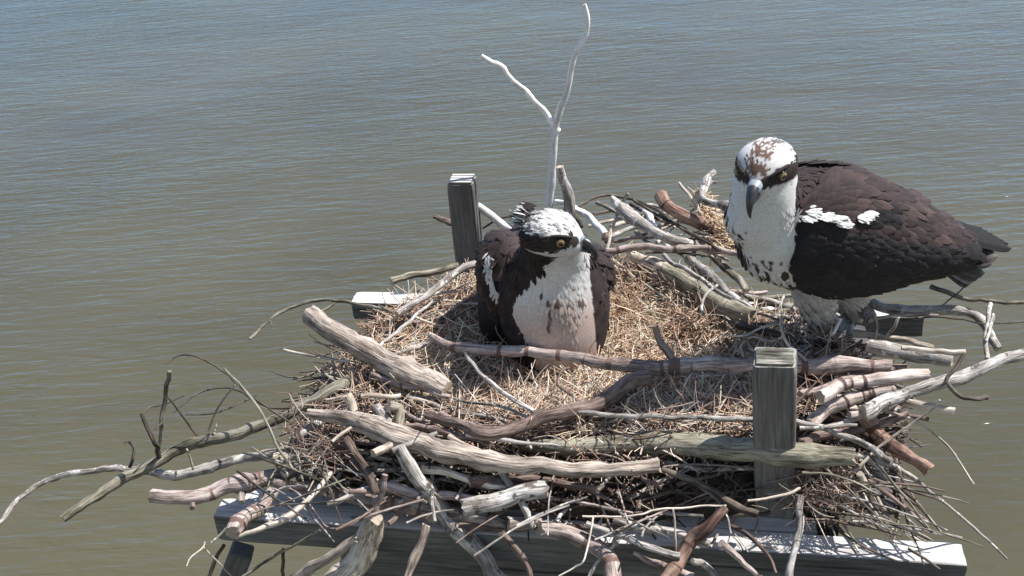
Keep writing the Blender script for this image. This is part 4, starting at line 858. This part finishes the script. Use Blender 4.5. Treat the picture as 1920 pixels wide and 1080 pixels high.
        def wsize(p, n_):
            s_ = (np.array(p)-s0)@ax
            return (.020, .014, .12, 1.5) if s_ < .16 else (.032, .019, .10, 1.5) if s_ < .27 else (.045, .021, .07, 1.35)
        m_ = len(fsw); outer = [f for f in fsw if max(f) < nl]
        cv = MB(); rn = np.random.RandomState(31+side); G = np.array(vsw[:nl]).reshape(i1-i0, 15, 3)
        def gp(u, v):
            u = min(max(u, 0), i1-i0-1.001); v = min(max(v, 0), 13.999); a_, b_ = int(u), int(v); fu, fv = u-a_, v-b_
            return (G[a_, b_]*(1-fu)+G[a_+1, b_]*fu)*(1-fv)+(G[a_, b_+1]*(1-fu)+G[a_+1, b_+1]*fu)*fv
        rows_ = []; u = 0.
        span = float(np.linalg.norm(G[-1, 7]-G[0, 7]))/(i1-i0-1)
        while u < i1-i0-1.2:
            t = u/(i1-i0-1); L = float(np.interp(t, [0, .3, .6, 1], [.020, .034, .052, .062])); W = float(np.interp(t, [0, .3, 1], [.010, .013, .015])); rows_.append((u, t, L, W)); u += L*.34/span
        for ri, (u, t, L, W) in enumerate(rows_):
            ln = sum(np.linalg.norm(gp(u, k+1)-gp(u, k)) for k in range(14)); m_ = max(3, int(ln/(W*.62)))
            for k in range(m_+1):
                v = 14*(k+.5*(ri % 2))/m_+rn.normal(0, .12); uu = u+rn.normal(0, .12); p = gp(uu, v); du = gp(uu+.6, v)-gp(uu-.6, v); dv = gp(uu, v+.6)-gp(uu, v-.6)
                n_ = nrm(np.cross(du, dv)); 
                if n_ @ (p-R_[min(nR-1, i0+int(u))][0]) < 0: n_ = -n_
                d = nrm(nrm(du)*1.0+rn.normal(0, .07, 3)+nrm(dv)*(.10 if v < 7 else -.04))
                feather(cv, p-n_*.0006, n_, d, L*rn.uniform(.85, 1.15), W*rn.uniform(.85, 1.15), wc(p)*rn.uniform(.85, 1.18), .03*rn.uniform(.5, 1.8), rn.uniform(1.05, 1.45))
        if side < 0:   # white feather tufts showing where the shoulder and scapulars part
            rn = np.random.RandomState(5)
            for cx, cy, sx, sy, q_ in ((1500, 411, 5, 1.6, 50), (1516, 403, 3, 3.5, 60), (1536, 408, 7, 2, 90), (1556, 412, 7, 2, 80), (1574, 420, 4, 2, 40), (1620, 403, 4, 2, 45), (1610, 410, 3, 2.5, 40)):
                bv = BVHTree.FromPolygons([tuple(v) for v in vsw], fsw)
                for _ in range(q_):
                    d0 = Vector(ray(cx+rn.normal(0, sx), cy+rn.normal(0, sy))); h = bv.ray_cast(Vector(CAM), d0)
                    if h[0] is None: continue
                    n_ = np.array(h[1]); n_ = n_ if n_ @ np.array(d0) < 0 else -n_
                    feather(cv, np.array(h[0])+n_*.0030+np.array([0, 0, .001]), nrm(n_+np.array([0, 0, .5])), ax+np.array([0, 0, -.3])+rn.normal(0, .22, 3), .010*rn.uniform(.6, 1.4), .0036, WHITE*rn.uniform(.85, 1.15), .07)
        o = cv.build('coverts', M['feather'], wo_, origin=loc); o.location = (0, 0, 0)
        # flight feathers
        fq = MB(); e = R_[i1-1][0]; dy = side*.012
        for k in range(6):
            t = k/5; st = V(1700+12*k, 432+7*k, -.135+.0*k)+np.array([0, dy-.022*(side < 0)+.006*k*(-side)+.03*(side > 0), 0.006])
            en = V(1893-10*k, 463-6*k+(0 if side < 0 else -3), -.075)+np.array([0, dy*.4, .0])
            quill(fq, [st, st*.5+en*.5+np.array([0, 0, .008]), en], .020, nrm((0, -.8 if side < 0 else -.3, 1)), (.013, .0125, .013), edge=1.15)
        if side < 0:
            for k, (sx, sy, ex, ey) in enumerate(((1690, 380, 1745, 375), (1700, 395, 1790, 408), (1715, 410, 1808, 428), (1690, 372, 1728, 362), (1730, 440, 1812, 448), (1740, 455, 1806, 462))):
                a_, b_ = V(sx, sy, -.165+.01*k), V(ex, ey, -.135+.008*k); quill(fq, [a_, a_*.5+b_*.5+np.array([0, 0, .004]), b_], .021, nrm((0, -.45, 1)), BROWN*1.2, edge=1.6)
        o = fq.build('flight_feathers', M['feather'], wo_, origin=loc); o.location = (0, 0, 0)
    tl = MB()
    for k in range(9):
        t = (k-4)/4; st = V(1745, 470, -.115)+np.array([0, .010*t, -.004]); en = V(1862-abs(t)*8, 490+t*30, -.075)+np.array([0, .03*t, 0])
        if k >= 5: en = V(1846-9*(k-5), 512+7*(k-5), -.09)
        quill(tl, [st, st*.5+en*.5, en], .026, nrm((.1, -.9+.2*t, 1)), (np.array((.16, .15, .15)) if k % 3 == 1 else np.array((.06, .052, .05))), edge=1.7)
    o = tl.build('tail', M['feather'], root, origin=loc); o.location = (0, 0, 0)
# ---------------- sitting osprey
def sitting():
    K = 1.02; hc = V(1046, 440, -.150); fr = head_frame((.88, -.46, -.06), -.04)
    loc = np.array([.057, -.09, -.06]); root = empty('osprey', loc)
    tag(root, 'osprey sitting low in the straw bowl with its head turned to the right', 'osprey')
    mb = MB()
    st = [(-.065, .058, -.095, .040, .042), (-.045, .058, -.097, .062, .058), (-.015, .057, -.095, .072, .066), (.02, .056, -.09, .077, .069), (.05, .054, -.086, .077, .067), (.075, .054, -.087, .071, .060), (.097, .056, -.094, .058, .052), (.118, .059, -.110, .044, .043), (.142, .060, -.128, .036, .037), (.155, .060, -.136, .030, .030)]
    loft(mb, smooth_rings([((x, y, z), (rx, 0, 0), (0, ry, 0)) for z, x, y, rx, ry in st]), 36)
    loft(mb, axis_rings([((.058, -.08, .045), .055, .070), ((.055, -.02, .040), .055, .070), ((.052, .04, .025), .042, .058), ((.05, .09, .008), .024, .036), ((.05, .12, .0), .012, .018)]), 32)
    loft(mb, head_rings(hc, fr, K), 28)
    vs, fs = fuse(mb, .0034, 5)
    def cf(p, n_=None, rnd=None):
        q = local(p, hc, fr); dn = np.linalg.norm(q)
        if dn < .056*K and q[2] > -.022*K and q[0] > -.05: return head_col(q, K, False)
        x, y, z = p; xl = np.interp(z, [-.05, .0, .04, .07, .10, .13], [-.030, -.040, -.060, -.052, -.022, .004]); xr = np.interp(z, [-.05, .0, .05, .09, .13], [.052, .050, .048, .046, .045])
        if y > -.09 or not (xl < x-.057 < xr): return BROWN*(1+.6*noise.noise((x*70, y*70, z*70)))
        s_ = noise.noise((x*620, y*620, z*130))
        if .032 < z < .076 and s_ > .46 and abs(x-.062) < .034: return np.array((.13, .085, .075))
        wsh = float(np.interp(z, [.03, .07], [1, 0])); bp_ = math.exp(-((x-.066)/.024)**2-((z-.050)/.020)**2)*.75; base_ = WHITE*(1-wsh)+np.array((.50, .40, .36))*wsh; return base_*(1-bp_)+np.array((.30, .215, .185))*bp_  # tan lower belly: straw's warm bounce put into colour; buff breast patch is plumage
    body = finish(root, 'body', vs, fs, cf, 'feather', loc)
    def flow(p, n_):
        q = local(p, hc, fr)
        return -fr[0]+fr[2]*.05 if np.linalg.norm(q) < .052 else np.array([0, .1, -1.]) if p[1] < -.06 else np.array([0, 1, -.3])
    def size(p, n_):
        d = np.linalg.norm(local(p, hc, fr))
        return (.0085, .0026, .13, 1) if d < .052 else (.013, .0055, .12, 1) if d < .1 else (.014, .0048, .10, 1.05) if p[1] < -.06 else (.028, .017, .1, 1.4)
    def noeye(p, n_):
        q = local(p, hc, fr); return (q[0] > .006 and abs(q[1]) > .012 and abs(q[2]-.003) < .009) or q[0] > .027
    pl = clothe(vs, fs, 9500, cf, flow, size, 41, noeye)
    rn = np.random.RandomState(3)          # ruffled crest at the back of the head
    for _ in range(70):
        a_ = rn.uniform(-.9, .9); b_ = rn.uniform(.0, 1.1); p = hc+fr[0]*(-.030-.012*math.cos(b_*1.2))+fr[1]*math.sin(a_)*.025+fr[2]*(.006+.022*math.sin(b_*1.3))
        feather(pl, p, nrm(fr[2]+fr[1]*rn.normal(0, .5)), -fr[0]+fr[2]*rn.uniform(.1, .6)+fr[1]*rn.normal(0, .3), rn.uniform(.012, .022), .0038, WHITE if rn.rand() < .45 else BROWN*.7, .15)
    o = pl.build('plumage', M['feather'], root, origin=loc); o.location = (0, 0, 0)
    bill(root, hc, fr, K*.88, loc, K)
    for side in (-1, 1):
        w = MB()
        if side < 0: keys = [(V(970, 466, -.075), .022, .026), (V(948, 486, -.072), .032, .034), (V(942, 520, -.07), .036, .033), (V(937, 560, -.068), .028, .028), (V(938, 598, -.065), .018, .024), (V(945, 630, -.06), .010, .014)]
        else: keys = [(V(1094, 480, -.088), .016, .016), (V(1104, 508, -.086), .026, .018), (V(1110, 545, -.092), .032, .018), (V(1108, 585, -.100), .026, .016), (V(1102, 615, -.105), .012, .009)]
        loft(w, axis_rings([(c, h_, w_) for c, h_, w_ in keys], (0, -1, .2)), 28)
        loft(w, axis_rings([(keys[1][0], .030, .030), (keys[2][0]+np.array([side*.0, .05, .005]), .036, .030), (np.array([.055+side*.05, .05, .012]), .026, .022), (np.array([.055+side*.03, .12, -.005]), .010, .012)]), 24)
        v2, f2 = fuse(w, .0034, 5)
        def wc(p, n_=None, rnd=None):
            v_ = noise.noise((p[0]*55, p[1]*55, p[2]*55)); return np.clip(BROWN*(1+.9*v_) if p[2] > .04 else DARK*(1.5+.6*v_), .008, 1)
        wo_ = finish(root, 'wing', v2, f2, lambda p: wc(p)*.8, 'feather', loc)
        cv = clothe(v2, f2, 1100, wc, lambda p, n_: np.array([0, .35, -1.]) if p[1] < -.04 else np.array([0, 1, -.4]), lambda p, n_: (.020, .012, .12, 1.5) if p[2] > .03 else (.032, .015, .08, 1.2), 51+side)
        if side < 0:
            line = [(917, 478), (919, 510), (930, 545), (948, 568), (970, 582), (1000, 592)]; bv = BVHTree.FromPolygons([tuple(v) for v in v2], f2)
            ln = spline([(a_, b_, 0) for a_, b_ in line], 3)
            for q in ln:
                for _ in range(4):
                    d0 = Vector(ray(q[0]+rn.normal(0, 1.8), q[1]+rn.normal(0, 2.2))); h = bv.ray_cast(Vector(CAM), d0)
                    if h[0] is None: continue
                    n_ = np.array(h[1]); feather(cv, np.array(h[0])+n_*.003, n_, np.array([.3, 0, -1])+rn.normal(0, .3, 3), .011, .0032, WHITE*rn.uniform(.7, 1), .15)
        o = cv.build('coverts', M['feather'], wo_, origin=loc); o.location = (0, 0, 0)
    tl = MB()
    for k in range(7):
        t = (k-3)/3; a_ = np.array([.052+.01*t, .085, .01]); quill(tl, [a_, a_+np.array([.02*t, .06, -.006]), a_+np.array([.045*t, .13, -.012])], .024, (0, 0, 1), BROWN, edge=1.4)
    o = tl.build('tail', M['feather'], root, origin=loc); o.location = (0, 0, 0)
standing(); sitting()
# every trunk of geometry done
for o in scn.objects:
    if o.type == 'MESH' and o.name.startswith('wing'): pass
